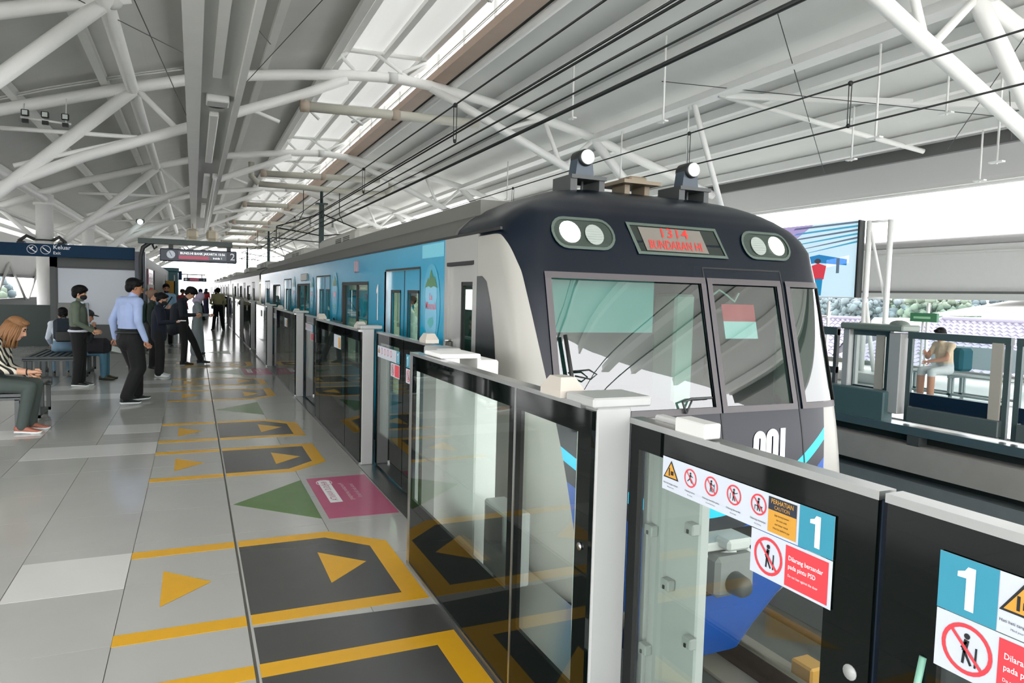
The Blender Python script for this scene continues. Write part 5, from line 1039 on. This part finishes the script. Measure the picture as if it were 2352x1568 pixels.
def person(name_label, loc, head, H, J, mats, voxel=.014, build=1.0, extra=None, hair='short', group=None, top_rule=None, face='profile', look=None, shoes=None, skirt=False, hands=True, hairm=None):
    """J: joints in (forward, left, up) for a 1.7 m body; mats: top, legs, skin"""
    s = H/1.7
    D = dict(pel=(0,0,.93), che=(0,0,1.28), nek=(.01,0,1.46), hed=(.03,0,1.6), shL=(0,.185,1.4), shR=(0,-.185,1.4), elL=(-.02,.25,1.12), elR=(-.02,-.25,1.12), wrL=(.06,.25,.88), wrR=(.06,-.25,.88),
             hiL=(0,.09,.9), hiR=(0,-.09,.9), knL=(.02,.1,.5), knR=(.02,-.1,.5), anL=(0,.1,.09), anR=(0,-.1,.09), toL=(.17,.12,.03), toR=(.17,-.12,.03)); D.update(J)
    D = {k: Vector(v)*s for k, v in D.items() if isinstance(v, tuple)}
    top, legs, skin = mats[:3]; sleeve = mats[3] if len(mats) > 3 else top
    prims = []
    def c(a, b, ra, rb, reg, sc=(1, 1)): prims.append((Vector(a), Vector(b), ra*s, rb*s, reg, sc))
    bl = build
    waist = D['pel'].lerp(D['che'], .42)
    c(D['pel'], waist, .125*bl, .122*bl, 1, (1.32, .95)); c(waist, D['che'], .122*bl, .132*bl, 0, (1.3, .95)); c(D['che'], D['che'].lerp(D['nek'], .62), .132*bl, .085*bl, 0, (1.42, .85))
    c(D['shL'], D['shR'], .068*bl, .068*bl, 0); c(D['che'].lerp(D['nek'], .75), D['hed']-Vector((0,0,.05*s)), .058, .05, 2)
    hd = D['hed']; lk = (look or 0); fr = Vector((math.cos(lk), math.sin(lk), 0)); tilt = (hd-D['nek']).normalized(); ff = (fr-tilt*fr.dot(tilt)).normalized() if abs(fr.dot(tilt)) < .98 else fr
    if 'face' in J: ff = Vector(J['face']).normalized()
    upv = (tilt-ff*tilt.dot(ff)).normalized(); lf = upv.cross(ff)
    HP = lambda a, b, u: hd+ff*a*s+lf*b*s+upv*u*s
    c(HP(-.015,0,.035), HP(.01,0,.02), .088, .085, 2, (.9, 1)); c(HP(.03,0,-.02), HP(.045,0,-.085), .066, .042, 2); c(HP(.0,0,-.03), HP(.02,0,-.07), .07, .055, 2); c(HP(.09,0,-.0), HP(.105,0,-.032), .012, .017, 2)
    c(HP(-.005,.083,.0), HP(-.01,.086,-.03), .014, .01, 2); c(HP(-.005,-.083,.0), HP(-.01,-.086,-.03), .014, .01, 2)
    for q in 'LR':
        c(D['sh'+q], D['el'+q], .056*bl, .046*bl, 3); c(D['el'+q], D['wr'+q], .044*bl, .034*bl, 3)
        c(D['wr'+q], D['wr'+q], .027, .027, 2)
        c(D['hi'+q], D['kn'+q], .092*bl, .07*bl, 1); c(D['kn'+q], D['an'+q], .069*bl, .058*bl, 1)
        if not shoes: c(D['an'+q]-Vector((.03*s,0,.035*s)), D['to'+q], .045, .035, 4, (1, .8))
        # palm
        h = D['wr'+q]; dr = (h-D['el'+q]).normalized()
        if 'hd'+q in J: dr = Vector(J['hd'+q]).normalized()
        c(h, h+dr*.075*s, .026, .03, 2, (1, .7))
    if skirt: c(D['pel'], D['pel']*.5+(D['anL']+D['anR'])*.25, .14, .17, 1, (1.1, 1)); c(D['pel']*.5+(D['anL']+D['anR'])*.25, (D['anL']+D['anR'])*.5, .17, .19, 1, (1.1, 1))
    if extra: extra(c, D, HP)
    mb = MB()
    for a, b, ra, rb, reg, sc in prims: cap_(mb, a, b, ra, rb, 12, sc)
    me = mesh('tmp', mb, [skin]); o = bpy.data.objects.new('tmp', me); C.objects.link(o)
    md = o.modifiers.new('r', 'REMESH'); md.mode = 'VOXEL'; md.voxel_size = voxel*s; md2 = o.modifiers.new('s', 'SMOOTH'); md2.iterations = 3; md2.factor = .5
    dg = bpy.context.evaluated_depsgraph_get(); ev = bpy.data.meshes.new_from_object(o.evaluated_get(dg)); bpy.data.objects.remove(o); bpy.data.meshes.remove(me)
    ev.name = 'body'
    # fingers: five short bent chains per hand, rooted in the palm
    fm = MB()
    if hands:
        for q, sg in (('L', 1), ('R', -1)):
            h = D['wr'+q]; dr = Vector(J['hd'+q]).normalized() if 'hd'+q in J else (h-D['el'+q]).normalized()
            ac = Vector((0, 0, 1)) if abs(dr.z) < .7 else Vector((1, 0, 0)); ac = (ac-dr*ac.dot(dr)).normalized(); pn = dr.cross(ac)*(-sg)
            if 'pn'+q in J: pn = Vector(J['pn'+q]).normalized(); pn = (pn-dr*pn.dot(dr)).normalized(); ac = dr.cross(pn).normalized()
            cl = J.get('cu'+q, .5)
            for i, (off, ln) in enumerate(((-.03,.062),(-.01,.072),(.01,.068),(.028,.052))):
                p0 = h+(dr*.07+ac*off)*s; d1 = (dr*math.cos(cl*.5)+pn*math.sin(cl*.5)); d2 = (dr*math.cos(cl*1.5)+pn*math.sin(cl*1.5))
                p1 = p0+d1*ln*.55*s; p2 = p1+d2*ln*.5*s; fm.tube([p0, p1, p2], .0092*s, 6, r2=.007*s)
            p0 = h+(dr*.02-ac*.022)*s; p1 = p0+(dr*.035-ac*.03+pn*.012)*s; fm.tube([p0, p1, p1+(dr*.03+pn*.015)*s], .011*s, 6, r2=.008*s)
    if fm.v:
        bm = bmesh.new(); bm.from_mesh(ev)
        vv = [bm.verts.new(v) for v in fm.v]
        for f in fm.f:
            try: bm.faces.new([vv[i] for i in f])
            except ValueError: pass
        bm.to_mesh(ev); bm.free()
    ev.materials.clear()
    for m_ in (top, legs, skin, sleeve, mats[4] if len(mats) > 4 else BLACK): ev.materials.append(m_)
    nb = len(ev.polygons)-len(fm.f); nbase = len(ev.vertices)-len(fm.v)
    segs = [(a, b-a, (b-a).length_squared, (ra+rb)/2, reg, max(sc)) for a, b, ra, rb, reg, sc in prims]
    for p in ev.polygons:
        p.use_smooth = True
        if min(p.vertices) >= nbase: p.material_index = 2; continue
        ct = p.center; best = 1e9; br = 0
        for a, d, l2, r, reg, sm in segs:
            t = 0 if l2 < 1e-9 else max(0, min(1, (ct-a).dot(d)/l2)); q = (ct-a-d*t).length-r*(1+(sm-1)*.5)
            if q < best: best = q; br = reg
        if top_rule:
            rr = top_rule(ct/s, br, D); br = br if rr is None else rr
        p.material_index = br
    t = thing('person', loc, name_label, 'person', group, head)
    M = Matrix.LocRotScale(Vector(loc), t.rotation_euler, None)
    def part(nm, mb_, mt):
        ob = bpy.data.objects.new(nm, mesh(nm, mb_, mt) if isinstance(mb_, MB) else mb_); C.objects.link(ob); ob.parent = t; return ob
    part('body', ev, None)
    # hair
    hm = hairm or HAIRB; m = MB()
    hr = Matrix((ff, lf, upv)).transposed()
    if hair in ('short', 'thick', 'bun', 'long', 'bald'):
        k = 1.0 if hair != 'thick' else 1.1
        m.ell(HP(-.024,0,.052), (.104*k*s, .092*k*s, .088*k*s), 18, 12, hr); m.ell(HP(-.06,0,.0), (.06*k*s, .083*k*s, .08*k*s), 16, 10, hr); m.ell(HP(.045,0,.098), (.05*s*k, .068*s*k, .03*s*k), 12, 8, hr)
        for sd in (-1, 1): m.ell(HP(-.02,sd*.076,.01), (.03*s,.014*s,.045*s), 10, 8, hr)
        if hair == 'thick': m.ell(HP(.06,0,.085), (.055*s,.08*s,.045*s), 14, 10, hr); m.ell(HP(0,0,.1), (.1*s,.095*s,.06*s), 14, 10, hr)
        if hair == 'bun': m.ell(HP(-.125,0,.04), (.05*s,.05*s,.05*s), 12, 8, hr)
        if hair == 'long':
            rn = random.Random(3)
            m.ell(HP(-.05,0,-.06), (.085*s,.11*s,.15*s), 18, 12, hr)
            for i in range(26):
                an = -2.5+5.0*i/25; rr = .1*s; p = [HP(-.03-.095*math.cos(an)*.9, .1*math.sin(an), .06), HP(-.03-.105*math.cos(an), .115*math.sin(an), -.04), HP(-.02-.1*math.cos(an)+rn.uniform(-.015,.015), .118*math.sin(an), -.13), HP(-.01-.085*math.cos(an)+.01, .11*math.sin(an)+rn.uniform(-.01,.01), -.2-rn.uniform(0,.03))]
                m.tube(p, .02*s, 6, r2=.009*s)
        part('hair', m, [hm])
    if hair == 'scarf':
        m.ell(HP(-.015,0,.03), (.118*s,.108*s,.125*s), 18, 12, hr); m.ell(HP(-.02,0,-.12), (.13*s,.15*s,.11*s), 18, 12, hr); part('head_scarf', m, [hm])
    if hair == 'cap':
        m.ell(HP(-.01,0,.06), (.112*s,.1*s,.075*s), 18, 10, hr); m.ell(HP(.12,0,.05), (.07*s,.07*s,.012*s), 14, 6, hr); part('cap', m, [BLACK]); m = MB(); m.ell(HP(-.06,0,.0), (.055*s,.082*s,.07*s), 14, 8, hr); part('hair', m, [HAIRB])
    if hair != 'back':
        m = MB()
        for sd in (-1, 1): m.ell(HP(.082,sd*.034,.012), (.01*s,.016*s,.008*s), 8, 6, hr)
        part('eyes', m, [INK]); m = MB()
        for sd in (-1, 1): m.ell(HP(.086,sd*.036,.034), (.01*s,.024*s,.006*s), 8, 6, hr)
        part('eyebrows', m, [HAIRB])
        if face != 'mask': m = MB(); m.ell(HP(.084,0,-.062), (.012*s,.026*s,.007*s), 10, 6, hr); part('lips', m, [mat('lips', (176, 98, 92), .5)])
    if face == 'mask': m = MB(); m.ell(HP(.052,0,-.045), (.066*s,.07*s,.055*s), 16, 10, hr); m.tube([HP(.06,.066,-.02), HP(0,.088,.0), HP(.06,.066,-.06)], .004*s, 5); m.tube([HP(.06,-.066,-.02), HP(0,-.088,.0), HP(.06,-.066,-.06)], .004*s, 5); part('face_mask', m, [mat('mask_black', (26, 28, 30), .8)])
    if face == 'glasses':
        m = MB()
        for sd in (-1, 1): m.tube([HP(.102+.0*k,sd*.034+.027*math.cos(k*PI/6),.008+.02*math.sin(k*PI/6)) for k in range(13)], .0028*s, 5); m.tube([HP(.1,sd*.06,.014), HP(-.0,sd*.088,.014)], .003*s, 5)
        m.tube([HP(.105,.008,.012), HP(.105,-.008,.012)], .003*s, 5); part('glasses', m, [mat('frame_gold', (196, 140, 60), .3, .5)])
    if shoes:
        for q in 'LR':
            a = D['an'+q]; tt = D['to'+q]; dr = Vector((tt.x-a.x, tt.y-a.y, tt.z-a.z+.05*s)).normalized(); base = Vector((a.x, a.y, a.z-.085*s)); sd_ = Vector((-dr.y, dr.x, 0)).normalized(); up = dr.cross(sd_)*-1
            up = sd_.cross(dr)*-1 if sd_.cross(dr).z < 0 else sd_.cross(dr); up = -up if up.z < 0 else up
            prof = [(-.075,.03,.0,.075),(-.05,.036,0,.085),(.0,.036,0,.095),(.05,.04,.0,.075),(.1,.045,0,.055),(.15,.042,.0,.045),(.185,.028,.008,.034),(.195,.01,.014,.028)]
            for nm, lo, hi, mt, wd in (('shoe_sole', 0, .026, shoes[1], 1.06), ('shoe', .022, 1, shoes[0], 1)):
                m = MB(); vs = []; fs = []; n = 10
                for (x, wv, z0, z1) in prof:
                    zz0 = z0+lo; zz1 = (z0+.028) if nm == 'shoe_sole' else max(z1, z0+.03)
                    for k in range(n):
                        an = 2*PI*k/n; cy, cz = math.cos(an), math.sin(an); cz = (abs(cz)**.6)*(1 if cz > 0 else -1); cy = (abs(cy)**.7)*(1 if cy > 0 else -1)
                        vs.append(base+(dr*x+sd_*cy*wv*wd+up*((zz0+zz1)/2+cz*(zz1-zz0)/2))*s)
                for i in range(len(prof)-1):
                    for k in range(n): fs.append((i*n+k, i*n+(k+1)%n, (i+1)*n+(k+1)%n, (i+1)*n+k))
                fs += [tuple(range(n-1,-1,-1)), tuple(range((len(prof)-1)*n, len(prof)*n))]
                m.add(vs, fs, True); part(nm, m, [mt])
    return t, D, HP, part, s
def cloth(name, rgb, noise=.12): return mat(name, rgb, .85, noise=noise, scale=9, bump=.35)
BLK = cloth('trousers_black', (11, 13, 13)); NVY = cloth('jacket_navy', (15, 22, 40)); SOLEW = mat('sole_white', (222, 226, 226), .6); SHOEB = mat('shoe_black', (26, 32, 34), .6)
# walking man in the light blue shirt, seen from behind, face turned right
def ex(c, D, HP): c(D['pel']+Vector((.06,0,.05)), D['che']+Vector((.03,0,-.1)), .125, .11, 0, (1.1, 1)); c(D['pel']+Vector((0,0,-.02)), D['pel']+Vector((-.03,0,-.06)), .15, .14, 1, (1.25, 1)); [(c(D['hi'+q], D['kn'+q], .125, .1, 1), c(D['kn'+q], D['an'+q]+Vector((0,0,.02)), .098, .078, 1)) for q in 'LR']
t, D, HP, part, s = person('man in a light blue shirt and black trousers walking with a paper in his hand', (-.84, 11.5, 0), .62, 1.78,
    dict(pel=(0,0,.92), nek=(.03,0,1.46), hed=(.065,-.01,1.595), elL=(-.07,.29,1.14), wrL=(-.03,.3,.9), elR=(-.06,-.29,1.14), wrR=(.03,-.31,.9), knL=(.14,.1,.52), anL=(.16,.1,.1), toL=(.34,.1,.05), knR=(.06,-.1,.5), anR=(-.12,-.1,.1), toR=(.06,-.13,.04), cuL=.9, cuR=.7),
    [cloth('shirt_blue', (158, 176, 214)), BLK, SKIN2], .011, 1.14, ex, 'short', face='glasses', look=-.35, shoes=(SHOEB, SOLEW), top_rule=lambda p, r, D: (0 if r == 1 and p.z > 1.035 else r))
part('paper', MB().add([(-.05,.36,.82),(.1,.36,.78),(.1,.38,.7),(-.05,.38,.74)], [(0,1,2,3)]), [mat('paper', (196, 206, 200), .7)])
m = MB(); m.tube([(.165*math.cos(k*PI/8)*1.02, .21*math.sin(k*PI/8)*1.02, 1.035) for k in range(17)], .017, 6); part('belt', m, [BLACK])
# man in the olive jacket with a mask
def jacket(front): return lambda p, r, D: (5 if False else r)
WSH = cloth('shirt_white', (214, 220, 232)); OLV = cloth('jacket_olive', (92, 102, 88))
def exj(c, D, HP): c(D['pel']+Vector((0,0,.06)), D['che'], .14, .145, 0, (1.3, .95))
t, D, HP, part, s = person('man in an olive jacket and black face mask standing beside the rear bench', (-1.76, 13.7, 0), -.08, 1.64,
    dict(elR=(.03,-.26,1.12), wrR=(.23,-.17,.98), elL=(.02,.26,1.12), wrL=(.2,.15,.96), hdR=(1,.1,-.25), hdL=(1,-.1,-.25), toL=(.19,.1,.03), toR=(.19,-.1,.03), anL=(.02,.08,.09), knL=(.03,.08,.5), anR=(-.02,-.09,.09)),
    [OLV, BLK, SKIN], .011, 1.16, exj, 'thick', face='mask', shoes=(BLACK, SOLEW), top_rule=lambda p, r, D: None)
m = MB(); m.add([(.135,.07,1.4),(.16,.05,1.0),(.165,-.05,1.0),(.135,-.07,1.4)], [(0,1,2,3)]); m.ell((.045,0,1.4), (.058,.066,.026)); part('shirt_front', m, [WSH])
m = MB(); m.ell((0,0,.93), (.155,.195,.045)); part('shirt_hem', m, [WSH])
# woman in navy with phone and mask
t, D, HP, part, s = person('woman in navy with a black face mask looking at her phone', (-.6, 14.85, 0), -.05, 1.57,
    dict(hed=(.06,0,1.58), elR=(.04,-.25,1.12), wrR=(.3,-.12,1.13), hdR=(1,.2,.05), elL=(.1,.23,1.15), wrL=(.16,.12,1.36), hdL=(.3,-.2,1), pnR=(0,.1,1)),
    [NVY, BLK, SKIN], .012, 1.1, lambda c, D, HP: (c(D['pel']+Vector((0,0,-.1)), D['che'], .15, .14, 0, (1.2, 1)), c(D['knL'], D['anL'], .085, .08, 1), c(D['knR'], D['anR'], .085, .08, 1)), 'bun', face='mask', shoes=(SOLEW, SOLEW))
part('phone', MB().box(.33,.47,-.13,-.07,1.06,1.075), [mat('phone_white', (220, 222, 226), .3)])
t, D, HP, part, s = person('person with light brown hair standing just behind the woman in navy', (-.78, 16.2, 0), -.1, 1.6, {}, [cloth('coat_dark_green', (34, 48, 42)), BLK, SKIN], .016, 1, None, 'bun', hairm=mat('hair_brown', (120, 96, 78), .7), hands=False)
part('rucksack', MB().bev(-.32, -.1, -.16, .16, .95, 1.4, .05), [cloth('bag_green', (36, 60, 50))])
# man in the dark suit, head bowed over his phone
SUIT = cloth('suit_dark', (16, 24, 34))
t, D, HP, part, s = person('man in a dark suit leaning back with his head bowed over a phone', (-.2, 17.1, 0), -.08, 1.74,
    dict(pel=(-.02,0,.88), che=(-.06,0,1.23), nek=(.0,0,1.42), hed=(.13,0,1.53), face=(.72,0,-.6), shL=(-.04,.19,1.36), shR=(-.04,-.19,1.36), elR=(-.02,-.26,1.06), wrR=(.22,-.12,1.07), elL=(-.02,.26,1.06), wrL=(.22,.12,1.07), hdR=(1,.3,.1), hdL=(1,-.3,.1), hiL=(-.02,.1,.86), hiR=(-.02,-.1,.86), knL=(.18,.1,.48), anL=(.32,.1,.1), toL=(.49,.1,.05), knR=(.02,-.1,.47), anR=(.0,-.1,.09), toR=(.17,-.1,.03)),
    [SUIT, BLK, SKIN], .012, 1.05, lambda c, D, HP: (c(D['pel']+Vector((-.12,0,-.08)), D['che']+Vector((-.06,0,-.05)), .15, .15, 0, (1.15, 1)), c(D['pel']+Vector((-.2,0,-.12)), D['pel']+Vector((-.06,0,.02)), .14, .14, 0, (1.1, 1))), 'thick', shoes=(SHOEB, SHOEB))
m = MB(); m.add([(.07,.06,1.36),(.13,.05,1.0),(.13,-.05,1.0),(.07,-.06,1.36)], [(0,1,2,3)]); part('shirt_front', m, [WSH]); m = MB(); m.add([(.085,.02,1.36),(.2,.03,.86),(.2,-.03,.86),(.085,-.02,1.36)], [(0,1,2,3)]); part('tie', m, [BLACK])
part('phone', MB().box(.3,.38,-.04,.04,1.08,1.16), [BLACK])
t, D, HP, part, s = person('person in a long pale grey dress and headscarf beyond the man in the suit', (.08, 19.6, 0), -.1, 1.56, dict(elR=(.06,-.24,1.1), wrR=(.28,-.1,1.1), hdR=(1,.2,0), elL=(.06,.24,1.1), wrL=(.28,.1,1.1), hdL=(1,-.2,0), hed=(.07,0,1.58)), [cloth('dress_grey', (128, 136, 140)), cloth('dress_grey', (128, 136, 140)), SKIN], .016, 1.05, None, 'scarf', hairm=cloth('scarf_lilac', (176, 164, 186)), skirt=True, hands=True)
t, D, HP, part, s = person('bearded man in a light blue shirt looking towards the camera behind the others', (-.72, 22.5, 0), -1.4, 1.75, {}, [cloth('shirt_pale_blue', (140, 178, 206)), BLK, SKIN2], .016, 1.05, None, 'short', hands=True)
m = MB(); m.ell(HP(.035,0,-.085), (.062,.064,.035)); part('beard', m, [HAIRB]); m = MB(); m.tube([(.1,.14,1.42),(.14,.0,1.2),(.12,-.16,1.0)], .016, 6); part('bag_strap', m, [BLACK])
t, D, HP, part, s = person('security guard in a khaki shirt seen from behind, feet apart', (.9, 31, 0), 1.6, 1.68, dict(anL=(0,.19,.09), toL=(.17,.24,.03), knL=(.01,.14,.5), anR=(0,-.19,.09), toR=(.17,-.24,.03), knR=(.01,-.14,.5), elL=(.06,.29,1.1), wrL=(.2,.14,1.02), elR=(.06,-.29,1.1), wrR=(.2,-.14,1.02)), [cloth('shirt_khaki', (160, 154, 116)), BLK, SKIN2], .016, 1.08, None, 'short', shoes=(SHOEB, SHOEB))
part('belt_pouch', MB().bev(-.05,.05,.16,.26,.86,1.0,.02), [BLACK]); m = MB(); m.tube([(.15*math.cos(k*PI/8), .185*math.sin(k*PI/8), .985) for k in range(17)], .02, 6); part('belt', m, [BLACK])
for k, (x, y, cc, lb, hc, rz) in enumerate(((.72, 50, (150, 34, 44), 'distant person in a red top and dark headscarf walking on the platform', (30, 34, 46), 1.5), (.3, 40, (44, 58, 96), 'distant person in navy standing near the edge line', (40, 50, 84), -.2), (-.45, 33, (150, 60, 64), 'distant person in a dark cap half hidden by the totem', (26, 26, 30), -.8), (1.15, 44, (40, 44, 52), 'distant person in dark clothes beside the sliding doors', (30, 30, 34), 1.4), (.95, 62, (60, 66, 80), 'farthest small standing figure on the platform', (30, 30, 34), 1.2))):
    person(lb, (x, y, 0), rz, 1.6, dict(knL=(.1,.1,.5), anL=(.12,.1,.1), toL=(.28,.1,.05)), [cloth('far_top_%d' % k, cc), cloth('far_legs_%d' % (k % 2), (44, 44, 70) if k % 2 == 0 else (30, 34, 40)), SKIN2], .025, 1, None, 'scarf' if k < 2 else 'cap' if k == 2 else 'short', hairm=cloth('far_scarf_%d' % k, hc), skirt=(k < 2), hands=False, group='distant figures')
# --- seated people
SIT = dict(pel=(0,0,.6), che=(.05,0,.9), nek=(.1,0,1.07), hed=(.14,0,1.21), shL=(.06,.185,1.02), shR=(.06,-.185,1.02), hiL=(.02,.1,.56), hiR=(.02,-.1,.56), knL=(.42,.12,.53), knR=(.42,-.12,.53), anL=(.42,.12,.09), anR=(.42,-.12,.09), toL=(.59,.13,.03), toR=(.59,-.13,.03), elL=(.12,.25,.75), elR=(.12,-.25,.75), wrL=(.36,.2,.62), wrR=(.36,-.2,.62))
stripe = bpy.data.materials.new('striped_blouse'); stripe.use_nodes = True; nt = stripe.node_tree; bs = nt.nodes['Principled BSDF']
tc = nt.nodes.new('ShaderNodeTexCoord'); wv = nt.nodes.new('ShaderNodeTexWave'); wv.wave_type = 'BANDS'; wv.bands_direction = 'DIAGONAL'; wv.inputs['Scale'].default_value = 7; wv.inputs['Distortion'].default_value = 5; wv.inputs['Detail'].default_value = 0; wv.inputs['Detail Scale'].default_value = .9
rp = nt.nodes.new('ShaderNodeValToRGB'); rp.color_ramp.interpolation = 'CONSTANT'; rp.color_ramp.elements[0].color = lin((26, 26, 26)); rp.color_ramp.elements[1].position = .5; rp.color_ramp.elements[1].color = lin((214, 208, 190))
nt.links.new(tc.outputs['Object'], wv.inputs[0]); nt.links.new(wv.outputs[0], rp.inputs[0]); nt.links.new(rp.outputs[0], bs.inputs['Base Color']); bs.inputs['Roughness'].default_value = .8
W = dict(SIT); W.update(anL=(.36,.12,.09), anR=(.34,-.12,.09), toL=(.53,.13,.03), toR=(.51,-.13,.03), pel=(0,0,.6), che=(.07,0,.91), nek=(.16,0,1.09), hed=(.27,0,1.18), face=(.85,0,-.4), shL=(.1,.18,1.04), shR=(.1,-.18,1.04), elR=(.2,-.25,.74), wrR=(.43,-.22,.71), hdR=(1,.1,.02), elL=(.12,.24,.74), wrL=(.32,.2,.64))
t, D, HP, part, s = person('woman with fair hair in a black and cream striped blouse seated at the left edge', (-2.1, 9.6, 0), -.08, 1.7, W, [stripe, cloth('trousers_grey_green', (70, 80, 76)), SKIN], .011, 1.05, lambda c, D, HP: c(D['wrR'], D['elR'].lerp(D['wrR'], .6), .032, .036, 2), 'long', hairm=HAIRL, shoes=(mat('shoe_tan', (172, 104, 84), .6), SOLEW), top_rule=lambda p, r, D: (2 if r == 3 and p.x > .34 else None))
m = MB(); m.tube([(.425, -.22+.034*math.cos(k*PI/6), .712+.034*math.sin(k*PI/6)) for k in range(13)], .008, 6); part('wrist_watch', m, [BLACK])
t, D, HP, part, s = person('person in a black cap and dark top seated behind the man in olive', (-1.86, 14.6, 0), -.1, 1.6, dict(SIT, elR=(.2,-.2,.72), wrR=(.28,-.1,.98), hdR=(-.2,.2,1), elL=(.16,.24,.74)), [cloth('top_black', (24, 30, 34)), cloth('jeans_blue', (70, 110, 130)), SKIN2], .014, 1.0, None, 'cap', shoes=(mat('shoe_olive', (72, 70, 54), .7), BLACK))
part('dark_bag', MB().bev(.1,.5,-.22,.1,.45,.75,.08), [cloth('bag_black', (22, 22, 30))])
t, D, HP, part, s = person('seated person in a white top with a backpack, facing away on the rear bench', (-2.2, 15.25, 0), 1.75, 1.6, dict(SIT), [cloth('top_white', (206, 214, 224)), cloth('jeans_pale', (110, 140, 160)), SKIN2], .014, 1.05, None, 'short')
bk = part('backpack', MB().bev(-.34,-.1,-.16,.16,.66,1.08,.06), [cloth('pack_navy', (30, 42, 52))]); part('pack_pocket', MB().bev(-.37,-.33,-.13,.13,.66,.86,.02), [BLACK]); part('pack_handle', MB().tube([(-.2,-.05,1.07),(-.2,0,1.13),(-.2,.05,1.07)], .012, 6), [BLACK])
t, D, HP, part, s = person('person in beige with bare arms seated on the far platform bench', (12.75, 8.6, 0), 2.95, 1.66, dict(SIT, elL=(.2,.22,.78), wrL=(.4,.05,.72), elR=(.2,-.22,.78), wrR=(.36,-.1,.86), hed=(.16,0,1.22)), [cloth('top_beige', (212, 186, 156)), cloth('shorts_grey', (186, 190, 190)), SKIN2], .014, 1.05, None, 'short', shoes=(SOLEW, SOLEW), top_rule=lambda p, r, D: (2 if (r == 1 and p.z < .44) or (r == 3 and p.x > .18) else None))
part('teal_bag', MB().bev(-.5,-.2,-.15,.15,.52,.95,.05), [cloth('bag_teal', (24, 78, 88))])
t, D, HP, part, s = person('passenger in a pale shirt standing inside the train behind the first window', (2.6, 9.05, .02), 2.9, 1.7, {}, [cloth('shirt_pale', (196, 212, 216)), BLK, SKIN2], .02, 1, None, 'short')
# ================================================================ BENCHES
def bench(x0, x1, y0, y1, label, slats_y=True, mt=None, skirt=False):
    mt = mt or mat('bench_grey', (84, 88, 88), .45); t = thing('bench', ((x0+x1)/2, (y0+y1)/2, 0), label, 'bench', 'slatted benches'); z = .45
    n = int((x1-x0)/.1)
    for k in range(n): m = MB(); a = x0+(x1-x0)*k/n; m.bev(a+.012, a+(x1-x0)/n-.028, y0+.04, y1-.04, z-.03, z, .004); O('slat', m, [mt], t)
    for y in (y0, y1-.05, (y0+y1)/2):
        m = MB(); m.box(x0, x1, y, y+.05, z-.07, z-.03)
        if y != (y0+y1)/2: m.box(x0, x1, y, y+.05, z-.04, z+.004)
        O('cross_bar', m, [mt], t)
        for x in (x0+.02, x1-.14):
            m = MB(); m.box(x, x+.045, y, y+.05, .05, z-.06); m.box(x+.075, x+.12, y, y+.05, .05, z-.06); m.box(x, x+.12, y, y+.05, .05, .09); m.lathe([(.03,0),(.03,.05)], (x+.06, y+.025, 0), n=8); O('leg', m, [mt], t)
    for x in (x0+.02, x1-.14): m = MB(); m.box(x+.02, x+.1, y0+.06, y1-.06, .05, .09); O('foot_bar', m, [mt], t)
    if skirt:
        for k in range(8): m = MB(); a = x0+.08+(x1-x0-.2)*k/7; m.box(a, a+.05, y0+.01, y0+.03, .12, z-.06); O('front_bar', m, [mt], t)
bench(-3.7, -1.7, 9.45, 10.9, 'grey slatted bench at the left edge under the woman in stripes')
bench(-2.64, -1.74, 14.15, 16.0, 'dark slatted bench behind, beside the man in olive', skirt=True, mt=mat('bench_dark', (58, 66, 66), .45))
bench(12.9, 13.4, 7.6, 9.6, 'slatted bench on the far platform under the seated person', mt=mat('bench_far', (150, 158, 156), .5), skirt=False)
bench(13.4, 13.9, 4.6, 7.0, 'second far platform bench at the right edge', mt=mat('bench_far', (150, 158, 156), .5))
bpy.context.view_layer.update()
